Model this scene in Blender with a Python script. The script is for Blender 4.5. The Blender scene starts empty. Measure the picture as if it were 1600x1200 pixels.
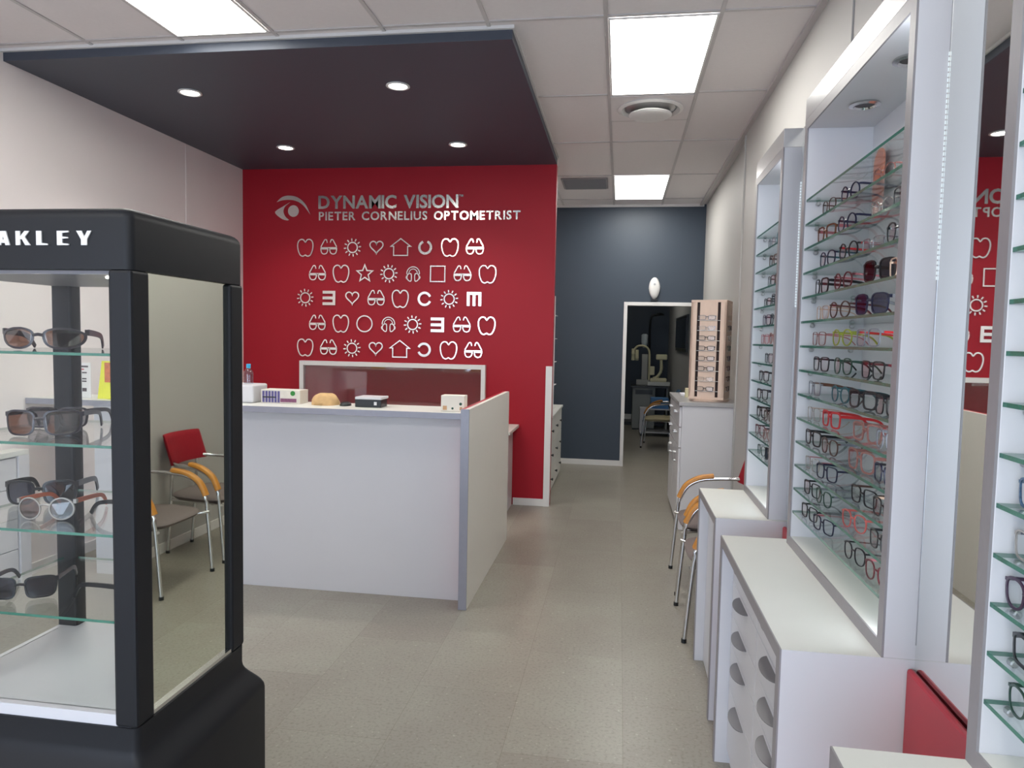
import bpy, math, random
from mathutils import Vector, Matrix
random.seed(7)
PI = math.pi
SC = bpy.context.scene
COL = SC.collection

# ------------------------------------------------------------------ camera
yaw, pit, rol = [math.radians(a) for a in (-8.5375, -3.6851, 1.1350)]
fwd = Vector((math.sin(yaw)*math.cos(pit), math.cos(yaw)*math.cos(pit), math.sin(pit)))
r0 = fwd.cross(Vector((0, 0, 1))).normalized(); u0 = r0.cross(fwd)
rt = r0*math.cos(rol) + u0*math.sin(rol); up = -r0*math.sin(rol) + u0*math.cos(rol)
cam = bpy.data.cameras.new('camera'); cam.sensor_width = 36; cam.lens = 1110.92/1600*36
cam.clip_start = 0.02; cam.clip_end = 200
camo = bpy.data.objects.new('camera', cam); COL.objects.link(camo)
camo.matrix_world = Matrix(((rt.x, up.x, -fwd.x, 0), (rt.y, up.y, -fwd.y, 0), (rt.z, up.z, -fwd.z, 1.64), (0, 0, 0, 1)))
SC.camera = camo

# ------------------------------------------------------------------ world, exposure
w = bpy.data.worlds.new('daylight'); SC.world = w; w.use_nodes = True
bg = w.node_tree.nodes['Background']; bg.inputs[0].default_value = (0.68, 0.80, 1.0, 1); bg.inputs[1].default_value = 5.6
vs = SC.view_settings; vs.view_transform = 'Standard'; vs.look = 'None'; vs.gamma = 1; vs.use_curve_mapping = False
vs.exposure = 0.0
PANEL_E = 18.5          # emission of the ceiling light panels
SPOT_E = 14.0
cy = SC.cycles
cy.max_bounces = 10; cy.diffuse_bounces = 5; cy.glossy_bounces = 6; cy.transmission_bounces = 8
cy.transparent_max_bounces = 40; cy.caustics_reflective = False; cy.caustics_refractive = False
cy.sample_clamp_indirect = 6
# daylight enters through the shop front behind the camera; the portal only guides the sampling of the sky
pl = bpy.data.lights.new('shopfront_portal', 'AREA'); pl.shape = 'RECTANGLE'; pl.size = 4.2; pl.size_y = 2.6
pl.cycles.is_portal = True
plo = bpy.data.objects.new('shopfront_portal', pl); COL.objects.link(plo)
plo.location = (-1.45, -2.42, 1.5); plo.rotation_euler = (PI/2, 0, 0)

# ------------------------------------------------------------------ helpers
def lin(c):
    c = c/255.0
    return c/12.92 if c <= 0.04045 else ((c+0.055)/1.055)**2.4
def rgb(r, g, b): return (lin(r), lin(g), lin(b), 1)
MATS = {}
def mat(name, col, rough=0.5, metal=0.0, var=0.04, scale=12.0, spec=0.5, bump=0.0, bscale=60, alpha=1.0, coat=0.0, trans=0.0, stretch=(1, 1, 1)):
    if name in MATS: return MATS[name]
    m = bpy.data.materials.new(name); m.use_nodes = True
    nt = m.node_tree; b = nt.nodes['Principled BSDF']
    tc = nt.nodes.new('ShaderNodeTexCoord'); mp = nt.nodes.new('ShaderNodeMapping'); mp.inputs['Scale'].default_value = stretch
    nt.links.new(tc.outputs['Object'], mp.inputs[0])
    nz = nt.nodes.new('ShaderNodeTexNoise'); nz.inputs['Scale'].default_value = scale; nz.inputs['Detail'].default_value = 3
    nt.links.new(mp.outputs[0], nz.inputs['Vector'])
    mx = nt.nodes.new('ShaderNodeMix'); mx.data_type = 'RGBA'
    mx.inputs[6].default_value = tuple(max(0, c*(1-var)) for c in col[:3])+(1,)
    mx.inputs[7].default_value = tuple(min(1, c*(1+var)) for c in col[:3])+(1,)
    nt.links.new(nz.outputs['Fac'], mx.inputs[0]); nt.links.new(mx.outputs[2], b.inputs['Base Color'])
    b.inputs['Roughness'].default_value = rough; b.inputs['Metallic'].default_value = metal
    b.inputs['Specular IOR Level'].default_value = spec; b.inputs['Coat Weight'].default_value = coat
    b.inputs['Transmission Weight'].default_value = trans; b.inputs['Alpha'].default_value = alpha
    if bump:
        n2 = nt.nodes.new('ShaderNodeTexNoise'); n2.inputs['Scale'].default_value = bscale; n2.inputs['Detail'].default_value = 4
        nt.links.new(mp.outputs[0], n2.inputs['Vector'])
        bp = nt.nodes.new('ShaderNodeBump'); bp.inputs['Strength'].default_value = bump; bp.inputs['Distance'].default_value = 0.002
        nt.links.new(n2.outputs['Fac'], bp.inputs['Height']); nt.links.new(bp.outputs[0], b.inputs['Normal'])
    MATS[name] = m; return m
def emit(name, col, st):
    m = bpy.data.materials.new(name); m.use_nodes = True; nt = m.node_tree; nt.nodes.clear()
    e = nt.nodes.new('ShaderNodeEmission'); e.inputs[0].default_value = col; e.inputs[1].default_value = st
    o = nt.nodes.new('ShaderNodeOutputMaterial'); nt.links.new(e.outputs[0], o.inputs[0]); return m
def thin_glass(name, tint, refl=1.0, rough=0.02, f0=0.04):
    """thin pane: see-through with a mirror-like sheen that grows towards grazing angles"""
    m = bpy.data.materials.new(name); m.use_nodes = True; nt = m.node_tree; nt.nodes.clear()
    t = nt.nodes.new('ShaderNodeBsdfTransparent'); t.inputs[0].default_value = tint
    g = nt.nodes.new('ShaderNodeBsdfGlossy'); g.inputs['Roughness'].default_value = rough; g.inputs[0].default_value = (refl, refl, refl, 1)
    f = nt.nodes.new('ShaderNodeLayerWeight'); f.inputs[0].default_value = 0.5
    p = nt.nodes.new('ShaderNodeMath'); p.operation = 'POWER'; p.inputs[1].default_value = 5; nt.links.new(f.outputs['Facing'], p.inputs[0])
    q = nt.nodes.new('ShaderNodeMath'); q.operation = 'MULTIPLY_ADD'; q.inputs[1].default_value = 1-f0; q.inputs[2].default_value = f0; nt.links.new(p.outputs[0], q.inputs[0])
    x = nt.nodes.new('ShaderNodeMixShader'); o = nt.nodes.new('ShaderNodeOutputMaterial')
    nt.links.new(q.outputs[0], x.inputs[0]); nt.links.new(t.outputs[0], x.inputs[1]); nt.links.new(g.outputs[0], x.inputs[2]); nt.links.new(x.outputs[0], o.inputs[0])
    return m

class MB:
    """collects faces and links them as ONE mesh object"""
    def __init__(s): s.v = []; s.f = []; s.mi = []
    def add(s, vs_, fs, mi=0):
        n = len(s.v); s.v += [tuple(p) for p in vs_]
        for q in fs: s.f.append([n+i for i in q]); s.mi.append(mi)
        return s
    def box(s, x0, y0, z0, x1, y1, z1, mi=0, M=None):
        if x1 < x0: x0, x1 = x1, x0
        if y1 < y0: y0, y1 = y1, y0
        if z1 < z0: z0, z1 = z1, z0
        p = [Vector(q) for q in ((x0, y0, z0), (x1, y0, z0), (x1, y1, z0), (x0, y1, z0), (x0, y0, z1), (x1, y0, z1), (x1, y1, z1), (x0, y1, z1))]
        if M: p = [M @ q for q in p]
        return s.add(p, [(0, 3, 2, 1), (4, 5, 6, 7), (0, 1, 5, 4), (1, 2, 6, 5), (2, 3, 7, 6), (3, 0, 4, 7)], mi)
    def loft(s, loops, cap=True, mi=0, closed=True):
        n = len(loops[0]); vs_ = [p for L in loops for p in L]; fs = []
        for i in range(len(loops)-1):
            for j in range(n if closed else n-1):
                k = (j+1) % n
                fs.append((i*n+j, i*n+k, (i+1)*n+k, (i+1)*n+j))
        if cap: fs.append(tuple(range(n-1, -1, -1))); fs.append(tuple((len(loops)-1)*n+j for j in range(n)))
        return s.add(vs_, fs, mi)
    def tube(s, path, r, n=8, mi=0, ry=None):
        path = [Vector(p) for p in path]; loops = []
        rr = r if isinstance(r, (list, tuple)) else [r]*len(path)
        ref = Vector((0, 0, 1))
        for i, p in enumerate(path):
            d = (path[min(i+1, len(path)-1)]-path[max(i-1, 0)]).normalized()
            a = d.cross(ref)
            if a.length < 0.15: a = d.cross(Vector((0, 1, 0)))
            a.normalize(); b = a.cross(d).normalized()
            if i and loops:  # keep the frame from flipping
                if a.dot(pa) < 0: a = -a; b = -b
            pa = a
            loops.append([p + a*math.cos(2*PI*k/n)*rr[i] + b*math.sin(2*PI*k/n)*(ry if ry else rr[i]) for k in range(n)])
        return s.loft(loops, True, mi)
    def lathe(s, prof, c=(0, 0, 0), n=24, mi=0, ax='z'):
        loops = []
        for r, h in prof:
            L = []
            for k in range(n):
                a = 2*PI*k/n; x, y = r*math.cos(a), r*math.sin(a)
                p = (x, y, h) if ax == 'z' else ((x, -h, y) if ax == 'y' else (h, x, y))
                L.append((c[0]+p[0], c[1]+p[1], c[2]+p[2]))
            loops.append(L)
        return s.loft(loops, True, mi)
    def ribbon(s, pts, wd, d=0.004, closed=True, mi=0):
        """flat band along a polyline in the xz plane, front at y=0, thickness d"""
        n = len(pts); P = [Vector((p[0], 0, p[1])) for p in pts]; L = []
        for i in range(n):
            if closed: a, c = P[i-1], P[(i+1) % n]
            else: a, c = P[max(i-1, 0)], P[min(i+1, n-1)]
            d1 = (P[i]-a); d2 = (c-P[i])
            if d1.length < 1e-9: d1 = d2
            if d2.length < 1e-9: d2 = d1
            n1 = Vector((-d1.z, 0, d1.x)).normalized(); n2 = Vector((-d2.z, 0, d2.x)).normalized()
            m = (n1+n2); m = m.normalized() if m.length > 1e-6 else n1
            k = wd/2/max(0.4, m.dot(n1))
            o, q = P[i]+m*k, P[i]-m*k
            L.append([o, q, q+Vector((0, d, 0)), o+Vector((0, d, 0))])
        if closed: L.append(L[0])
        return s.loft(L, not closed, mi)
    def ngon(s, pts, d=0.004, mi=0):
        return s.loft([[(p[0], 0, p[1]) for p in pts], [(p[0], d, p[1]) for p in pts]], True, mi)
    def build(s, name, m, parent=None, loc=None, bevel=0, smooth=False, M=None):
        me = bpy.data.meshes.new(name)
        vv = [tuple(M @ Vector(p)) for p in s.v] if M else s.v
        me.from_pydata(vv, [], s.f); me.update()
        ms = m if isinstance(m, (list, tuple)) else [m]
        for q in ms: me.materials.append(q)
        for p, i in zip(me.polygons, s.mi): p.material_index = i; p.use_smooth = smooth
        import bmesh
        bm = bmesh.new(); bm.from_mesh(me); bmesh.ops.recalc_face_normals(bm, faces=bm.faces); bm.to_mesh(me); bm.free()
        o = bpy.data.objects.new(name, me); COL.objects.link(o)
        if parent: o.parent = parent
        if loc: o.location = loc
        if bevel:
            b = o.modifiers.new('bevel', 'BEVEL'); b.width = bevel; b.segments = 2; b.limit_method = 'ANGLE'; b.angle_limit = math.radians(50)
        return o
def autosmooth(o, ang=40):
    me = o.data
    for p in me.polygons: p.use_smooth = True
    me.set_sharp_from_angle(angle=math.radians(ang))
    return o
def box(name, m, a, b, parent=None, bevel=0.0015): return MB().box(*a, *b).build(name, m, parent, bevel=bevel)
def tag(o, label, cat, group=None):
    o['label'] = label; o['category'] = cat
    if group: o['group'] = group
    return o
def thing(name, label, cat, loc=(0, 0, 0), rz=0, group=None):
    o = bpy.data.objects.new(name, None); COL.objects.link(o); o.empty_display_size = 0.05
    o.location = loc; o.rotation_euler = (0, 0, rz); return tag(o, label, cat, group)
def struct(o): o['kind'] = 'structure'; return o
def plabel(o, t): o['label'] = t; return o
def copy_tree(o, parent=None):
    c = o.copy(); COL.objects.link(c); c.parent = parent
    for ch in o.children: copy_tree(ch, c)
    return c
def smooth_path(pts, k=6, closed=False):
    P = [Vector(p) for p in pts]; n = len(P); out = []
    rng = range(n) if closed else range(n-1)
    for i in rng:
        if closed: p0, p1, p2, p3 = P[i-1], P[i], P[(i+1) % n], P[(i+2) % n]
        else: p0, p1, p2, p3 = P[max(i-1, 0)], P[i], P[i+1], P[min(i+2, n-1)]
        for j in range(k):
            t = j/k
            out.append(0.5*((2*p1)+(p2-p0)*t+(2*p0-5*p1+4*p2-p3)*t*t+(3*p1-p0-3*p2+p3)*t**3))
    if not closed: out.append(P[-1])
    return out

# ------------------------------------------------------------------ materials
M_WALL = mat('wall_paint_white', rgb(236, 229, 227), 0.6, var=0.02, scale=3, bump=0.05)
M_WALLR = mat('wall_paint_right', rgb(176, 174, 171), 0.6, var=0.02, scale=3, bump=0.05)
M_RED = mat('wall_paint_red', rgb(160, 20, 37), 0.5, var=0.03, scale=2, bump=0.03, spec=0.3)
M_BLUE = mat('wall_paint_slate', rgb(51, 62, 75), 0.5, var=0.03, scale=2, bump=0.03)
M_CANOPY = mat('canopy_paint_slate', rgb(62, 68, 80), 0.5, var=0.03, scale=2)
M_WHITE = mat('white_melamine', rgb(206, 205, 208), 0.32, var=0.015, scale=5)
M_WHITE2 = mat('white_worktop', rgb(214, 214, 208), 0.35, var=0.02, scale=8)
M_GREY = mat('grey_edging', rgb(140, 136, 138), 0.4, var=0.05, scale=20, stretch=(4, 4, 1))
M_EDGE = mat('pewter_edging', rgb(150, 150, 160), 0.35, 0.2, var=0.06, scale=30)
M_TRIM = mat('white_trim', rgb(222, 220, 218), 0.4, var=0.01)
M_BLACK = mat('black_laminate', rgb(30, 31, 34), 0.5, var=0.06, scale=20, spec=0.25)
M_BLACKP = mat('black_plastic', rgb(20, 24, 26), 0.35, var=0.03)
M_CHROME = mat('chrome', (0.72, 0.72, 0.73, 1), 0.16, 1.0, var=0.02)
M_STEEL = mat('brushed_steel', (0.45, 0.45, 0.46, 1), 0.35, 1.0, var=0.05)
M_HANDLE = mat('satin_grey_handle', rgb(140, 138, 140), 0.4, 0.6, var=0.03)
M_MIRROR = mat('mirror_silver', (0.88, 0.9, 0.88, 1), 0.012, 1.0, var=0.0)
M_MIRGRN = mat('mirror_greenish', (0.86, 0.9, 0.80, 1), 0.015, 1.0, var=0.0)
M_SIGN = mat('silver_acrylic', (0.93, 0.90, 0.86, 1), 0.16, 1.0, var=0.02)
M_FABR = mat('red_upholstery', rgb(140, 26, 38), 0.85, var=0.12, scale=60, bump=0.4, bscale=300, spec=0.2)
M_SEAT = mat('taupe_upholstery', rgb(116, 106, 104), 0.9, var=0.1, scale=80, bump=0.4, bscale=300, spec=0.2)
M_WOOD = mat('honey_wood', rgb(190, 128, 52), 0.4, var=0.18, scale=14, stretch=(1, 1, 8))
M_PINKW = mat('pale_beech', rgb(222, 196, 178), 0.5, var=0.08, scale=10, stretch=(3, 3, 1))
M_REDP = mat('red_laminate', rgb(176, 34, 50), 0.3, var=0.03)
M_CREAM = mat('cream_enamel', rgb(206, 200, 164), 0.4, var=0.03)
M_CEIL = mat('ceiling_tile_white', rgb(222, 217, 217), 0.85, var=0.03, scale=40, bump=0.3, bscale=200)
M_TBAR = mat('ceiling_tbar', rgb(192, 188, 188), 0.5, var=0.02)
M_LAMP = emit('lit_panel', (1.0, 0.985, 0.93, 1), PANEL_E)
M_LED3 = emit('lit_led_profile', (0.84, 0.92, 1.0, 1), 24.0)
M_LED2 = emit('lit_led_dots', (0.86, 0.95, 1.0, 1), 1.0)
M_SPOT = emit('lit_downlight', (1.0, 0.97, 0.9, 1), SPOT_E)
G_SHELF = thin_glass('shelf_glass', (0.972, 0.993, 0.985, 1), 0.9, f0=0.03)
G_PANE = thin_glass('pane_glass', (0.98, 0.99, 0.985, 1), 0.95, f0=0.018)
G_LENS = thin_glass('clear_lens', (0.94, 0.95, 0.95, 1), 0.9, 0.03)
G_DARK = thin_glass('dark_lens', (0.05, 0.05, 0.08, 1), 0.9, 0.03, 0.05)
G_BROWN = thin_glass('brown_lens', (0.26, 0.13, 0.09, 1), 1.0, 0.03, 0.10)
G_GREYL = thin_glass('smoke_lens', (0.35, 0.33, 0.36, 1), 0.9, 0.03, 0.06)
G_BLUEL = thin_glass('navy_lens', (0.08, 0.09, 0.2, 1), 0.9, 0.03, 0.06)
M_GEDGE = mat('glass_edge_green', rgb(62, 132, 112), 0.12, var=0.15, scale=30, trans=0.35, coat=0.4)

def floor_mat():
    m = bpy.data.materials.new('vinyl_tile_floor'); m.use_nodes = True; nt = m.node_tree; b = nt.nodes['Principled BSDF']; L = nt.links.new
    tc = nt.nodes.new('ShaderNodeTexCoord'); sx = nt.nodes.new('ShaderNodeSeparateXYZ'); L(tc.outputs['Object'], sx.inputs[0])
    cx = nt.nodes.new('ShaderNodeCombineXYZ')
    ax = nt.nodes.new('ShaderNodeMath'); ax.operation = 'ADD'; ax.inputs[1].default_value = -2.69+0.935*6
    ay = nt.nodes.new('ShaderNodeMath'); ay.operation = 'ADD'; ay.inputs[1].default_value = -0.059+0.476*12
    L(sx.outputs[1], ax.inputs[0]); L(sx.outputs[0], ay.inputs[0]); L(ax.outputs[0], cx.inputs[0]); L(ay.outputs[0], cx.inputs[1])
    br = nt.nodes.new('ShaderNodeTexBrick'); L(cx.outputs[0], br.inputs['Vector'])
    br.inputs['Scale'].default_value = 1; br.inputs['Brick Width'].default_value = 0.935; br.inputs['Row Height'].default_value = 0.476
    br.inputs['Mortar Size'].default_value = 0.0009; br.inputs['Mortar Smooth'].default_value = 0.1; br.offset = 0.5; br.offset_frequency = 2
    br.inputs['Color1'].default_value = rgb(140, 134, 125); br.inputs['Color2'].default_value = rgb(150, 146, 136); br.inputs['Mortar'].default_value = rgb(118, 112, 100)
    n1 = nt.nodes.new('ShaderNodeTexNoise'); n1.inputs['Scale'].default_value = 2.2; n1.inputs['Detail'].default_value = 8; n1.inputs['Roughness'].default_value = 0.65
    L(tc.outputs['Object'], n1.inputs['Vector'])
    r1 = nt.nodes.new('ShaderNodeValToRGB'); r1.color_ramp.elements[0].position = 0.3; r1.color_ramp.elements[0].color = (0.88, 0.85, 0.84, 1)
    r1.color_ramp.elements[1].position = 0.72; r1.color_ramp.elements[1].color = (1.02, 1.05, 1.02, 1); L(n1.outputs['Fac'], r1.inputs[0])
    mx = nt.nodes.new('ShaderNodeMix'); mx.data_type = 'RGBA'; mx.blend_type = 'MULTIPLY'; mx.inputs[0].default_value = 1
    L(br.outputs['Color'], mx.inputs[6]); L(r1.outputs[0], mx.inputs[7])
    n2 = nt.nodes.new('ShaderNodeTexNoise'); n2.inputs['Scale'].default_value = 55; n2.inputs['Detail'].default_value = 3; L(tc.outputs['Object'], n2.inputs['Vector'])
    r2 = nt.nodes.new('ShaderNodeValToRGB'); r2.color_ramp.elements[0].position = 0.64; r2.color_ramp.elements[0].color = (0, 0, 0, 1)
    r2.color_ramp.elements[1].position = 0.78; r2.color_ramp.elements[1].color = (0.6, 0.6, 0.6, 1); L(n2.outputs['Fac'], r2.inputs[0])
    m2 = nt.nodes.new('ShaderNodeMix'); m2.data_type = 'RGBA'; L(r2.outputs[0], m2.inputs[0]); L(mx.outputs[2], m2.inputs[6]); m2.inputs[7].default_value = rgb(200, 195, 182)
    n3 = nt.nodes.new('ShaderNodeTexNoise'); n3.inputs['Scale'].default_value = 70; n3.inputs['Detail'].default_value = 5; L(tc.outputs['Object'], n3.inputs['Vector'])
    r3 = nt.nodes.new('ShaderNodeValToRGB'); r3.color_ramp.elements[0].position = 0.25; r3.color_ramp.elements[0].color = (0.70, 0.69, 0.67, 1); r3.color_ramp.elements[1].position = 0.5; r3.color_ramp.elements[1].color = (1, 1, 1, 1); L(n3.outputs['Fac'], r3.inputs[0])
    m3 = nt.nodes.new('ShaderNodeMix'); m3.data_type = 'RGBA'; m3.blend_type = 'MULTIPLY'; m3.inputs[0].default_value = 1; L(m2.outputs[2], m3.inputs[6]); L(r3.outputs[0], m3.inputs[7])
    L(m3.outputs[2], b.inputs['Base Color'])
    b.inputs['Roughness'].default_value = 0.34; b.inputs['Specular IOR Level'].default_value = 0.5
    bp = nt.nodes.new('ShaderNodeBump'); bp.inputs['Strength'].default_value = 0.06; bp.inputs['Distance'].default_value = 0.002
    L(n3.outputs['Fac'], bp.inputs['Height']); L(bp.outputs[0], b.inputs['Normal'])
    return m

# ------------------------------------------------------------------ the room
WL, WR, YR, YB, CE = -3.85, 0.98, 6.87, 9.33, 3.37
YF = -2.5
struct(box('floor', floor_mat(), (WL-0.1, YF-1.5, -0.06), (1.3, 14.7, 0), bevel=0))
struct(box('ceiling', M_CEIL, (WL-0.1, YF-0.1, CE), (1.3, 14.7, CE+0.08), bevel=0))
struct(box('wall_left', M_WALL, (WL-0.1, YF-0.1, 0), (WL, YR+0.1, CE), bevel=0))
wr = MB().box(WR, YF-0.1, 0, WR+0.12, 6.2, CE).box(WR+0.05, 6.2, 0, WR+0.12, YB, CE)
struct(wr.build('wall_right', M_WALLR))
struct(box('wall_red', M_RED, (WL, YR, 0), (-0.64, YR+0.1, 3.30), bevel=0))
struct(box('wall_corridor', M_WALL, (-1.32, YR+0.1, 0), (-1.22, YB, CE), bevel=0))
struct(box('wall_header', M_WALL, (WL, YR+0.02, 3.30), (-0.66, YR+0.1, CE), bevel=0))
DX0, DX1, DZ = 0.085, 0.90, 2.09
bw = MB().box(-1.32, YB, 0, DX0-0.005, YB+0.12, CE).box(DX0-0.005, YB, DZ+0.005, DX1+0.005, YB+0.12, CE).box(DX1+0.005, YB, 0, 1.12, YB+0.12, CE)
struct(bw.build('wall_blue', M_BLUE))
fr = MB().box(DX0-0.045, YB-0.02, 0, DX0, YB+0.14, DZ+0.045).box(DX1, YB-0.02, 0, DX1+0.045, YB+0.14, DZ+0.045).box(DX0, YB-0.02, DZ, DX1, YB+0.14, DZ+0.045)
struct(fr.build('door_1', M_TRIM, bevel=0.003))
# examination room beyond the door
struct(box('wall_exam_back', M_BLUE, (-0.6, 14.5, 0), (1.08, 14.6, CE), bevel=0))
struct(box('wall_exam_right', M_WALLR, (0.96, YB+0.12, 0), (1.08, 14.5, CE), bevel=0))
struct(box('wall_exam_left', M_BLUE, (-0.7, YB+0.12, 0), (-0.6, 14.6, CE), bevel=0))
struct(box('baseboard_exam', M_TRIM, (-0.6, 14.485, 0), (0.96, 14.5, 0.16)))
# shop front behind the camera: wall with one wide opening
sf = MB().box(WL, YF-0.1, 0, -3.55, YF, CE).box(0.65, YF-0.1, 0, WR, YF, CE).box(-3.55, YF-0.1, 2.8, 0.65, YF, CE).box(-3.55, YF-0.1, 0, 0.65, YF, 0.2)
struct(sf.build('wall_front', M_WALL))
struct(MB().box(-3.55, YF-0.07, 0.2, -3.5, YF-0.02, 2.8).box(0.6, YF-0.07, 0.2, 0.65, YF-0.02, 2.8).box(-1.48, YF-0.07, 0.2, -1.42, YF-0.02, 2.8).box(-3.5, YF-0.07, 2.75, 0.6, YF-0.02, 2.8).build('window_1', M_STEEL))
# baseboards and trims
struct(box('baseboard_left', M_TRIM, (WL, YF, 0), (WL+0.014, YR, 0.075)))
struct(box('baseboard_red', M_TRIM, (-1.0, YR-0.014, 0), (-0.70, YR, 0.07)))
struct(box('baseboard_blue', M_TRIM, (-1.2, YB-0.014, 0), (DX0-0.045, YB, 0.07)))
struct(box('baseboard_right', M_TRIM, (WR-0.014, 3.85, 0), (WR, 6.2, 0.075)))
struct(box('trim_1', M_TRIM, (-0.70, YR-0.022, 0), (-0.638, YR+0.005, 1.375)))
struct(box('trim_2', M_TRIM, (-1.2, YB-0.03, CE-0.03), (WR+0.02, YB, CE)))
struct(MB().box(WR-0.035, YF, CE-0.022, WR, YB-0.03, CE).build('trim_3', M_TBAR))
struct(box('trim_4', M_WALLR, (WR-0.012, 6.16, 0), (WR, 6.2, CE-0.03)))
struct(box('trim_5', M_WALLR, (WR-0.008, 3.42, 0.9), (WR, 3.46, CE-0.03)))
struct(box('trim_6', M_WALL, (WL, 5.9, 0.08), (WL+0.004, 5.94, 3.29)))
# canopy (lowered dark ceiling over the desk)
cn = thing('ceiling_canopy', 'dark slate lowered ceiling canopy over the white reception desk', 'canopy', (0, 0, 0))
cn['kind'] = 'structure'
box('canopy_slab', M_CANOPY, (WL, 4.02, 3.30), (-0.64, YR+0.02, 3.36), cn, 0.002)
box('edge_trim', M_TRIM, (WL, 4.0, 3.352), (-0.628, YR, 3.37), cn, 0)
# ceiling grid
tb = MB(); XL = [-3.83, -3.22, -2.62, -2.02, -1.375, -0.77, -0.125, 0.48]
for x in XL[1:]: tb.box(x-0.011, YF, CE-0.006, x+0.011, YB-0.03, CE)
YG = [-2.2, -0.98, 0.24, 1.46, 2.71, 3.945, 5.18, 6.39, 7.66, 8.93]
for y in YG: tb.box(WL, y-0.011, CE-0.0055, WR-0.03, y+0.011, CE)
tb.box(-0.125, 5.79-0.011, CE-0.005, 0.48, 5.79+0.011, CE)
struct(tb.build('trim_7', M_TBAR))

def light_panel(x0, y0, x1, y1, label, lamp=None):
    t = thing('ceiling_light_panel', label, 'ceiling light', ((x0+x1)/2, (y0+y1)/2, CE-0.007), 0, 'lit ceiling light panels')
    a, b = (x1-x0)/2, (y1-y0)/2
    MB().box(-a, -b, -0.006, a, -b+0.012, 0.002).box(-a, b-0.012, -0.006, a, b, 0.002).box(-a, -b+0.012, -0.006, -a+0.012, b-0.012, 0.002).box(a-0.012, -b+0.012, -0.006, a, b-0.012, 0.002).build('frame', M_TRIM, t)
    MB().box(-a+0.012, -b+0.012, -0.004, a-0.012, b-0.012, 0.0015).build('diffuser', lamp or M_LAMP, t)
light_panel(-0.113, 3.96, 0.468, 5.165, 'large lit rectangular ceiling panel in front of the round air diffuser')
light_panel(-0.113, 7.68, 0.468, 8.915, 'smaller looking lit ceiling panel nearest the dark blue wall')
light_panel(-2.608, 2.725, -2.035, 3.93, 'lit ceiling panel in front of the dark canopy, at the left')
light_panel(-0.113, -0.965, 0.468, 0.225, 'added unseen ceiling panel above the camera side, brightening the shop')  # out of view, added to raise the brightness of the room
light_panel(-2.608, -0.965, -2.035, 0.225, 'added unseen fill panel near the shop front left side')  # second off-screen panel, added as fill light for the room

def downlight(x, y, label):
    t = thing('recessed_downlight', label, 'ceiling light', (x, y, 3.30), 0, 'lit round downlights in the dark canopy')
    MB().lathe([(0.078, 0.0), (0.080, -0.006), (0.066, -0.010), (0.060, -0.004), (0.060, 0.0)], n=32).build('trim_ring', M_TRIM, t, smooth=True)
    MB().lathe([(0.058, -0.001), (0.058, -0.005)], n=32).build('lamp_disc', M_SPOT, t)
    l = bpy.data.lights.new('downlight_beam', 'SPOT'); l.energy = 46; l.spot_size = math.radians(110); l.spot_blend = 0.8; l.color = (1, 0.96, 0.9); l.shadow_soft_size = 0.05
    lo = bpy.data.objects.new('downlight_beam', l); COL.objects.link(lo); lo.parent = t; lo.location = (0, 0, -0.02)
downlight(-3.0, 4.66, 'lit round downlight at front left of the dark canopy')
downlight(-1.507, 4.67, 'lit round downlight at front right of the dark canopy')
downlight(-3.0, 6.09, 'lit round downlight at rear left of the dark canopy, above eye emblem')
downlight(-1.43, 6.11, 'lit round downlight at rear right of the dark canopy near red wall')

# round air diffuser
t = thing('air_diffuser', 'round white ceiling air diffuser in a square tile', 'air vent', (0.175, 5.49, CE-0.006))
MB().box(-0.29, -0.28, -0.003, 0.29, 0.28, 0.005).build('square_plate', M_CEIL, t)
autosmooth(MB().lathe([(0.235, -0.003), (0.24, -0.012), (0.215, -0.022), (0.19, -0.006), (0.19, -0.003)], n=40).build('outer_ring', M_TRIM, t))
autosmooth(MB().lathe([(0.185, -0.004), (0.16, -0.012), (0.13, -0.03)], n=40).build('throat', M_STEEL, t))
autosmooth(MB().lathe([(0.11, -0.028), (0.155, -0.045), (0.158, -0.052), (0.14, -0.062), (0.08, -0.066)], n=40).build('centre_disc', M_TRIM, t))
t = thing('ceiling_vent', 'long grey slatted ceiling air vent beside the red wall corner', 'air vent', (-0.42, 8.02, CE-0.007))
f = MB(); f.box(-0.26, -0.26, -0.006, 0.24, -0.235, 0.002).box(-0.26, 0.235, -0.006, 0.24, 0.26, 0.002).box(-0.26, -0.235, -0.006, -0.24, 0.235, 0.002).box(0.22, -0.235, -0.006, 0.24, 0.235, 0.002)
f.build('frame', M_GREY, t)
f = MB()
for i in range(7):
    y = -0.2+i*0.066; f.add([(-0.24, y, 0), (0.22, y, 0), (0.22, y+0.05, -0.012), (-0.24, y+0.05, -0.012), (-0.24, y, 0.001), (0.22, y, 0.001), (0.22, y+0.05, -0.011), (-0.24, y+0.05, -0.011)], [(0, 1, 2, 3), (7, 6, 5, 4), (0, 4, 5, 1), (3, 2, 6, 7), (0, 3, 7, 4), (1, 5, 6, 2)])
f.build('slats', mat('vent_grey', rgb(120, 122, 128), 0.5), t)
MB().box(-0.25, -0.24, 0.001, 0.23, 0.24, 0.0015).build('backing', M_BLACKP, t)

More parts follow.
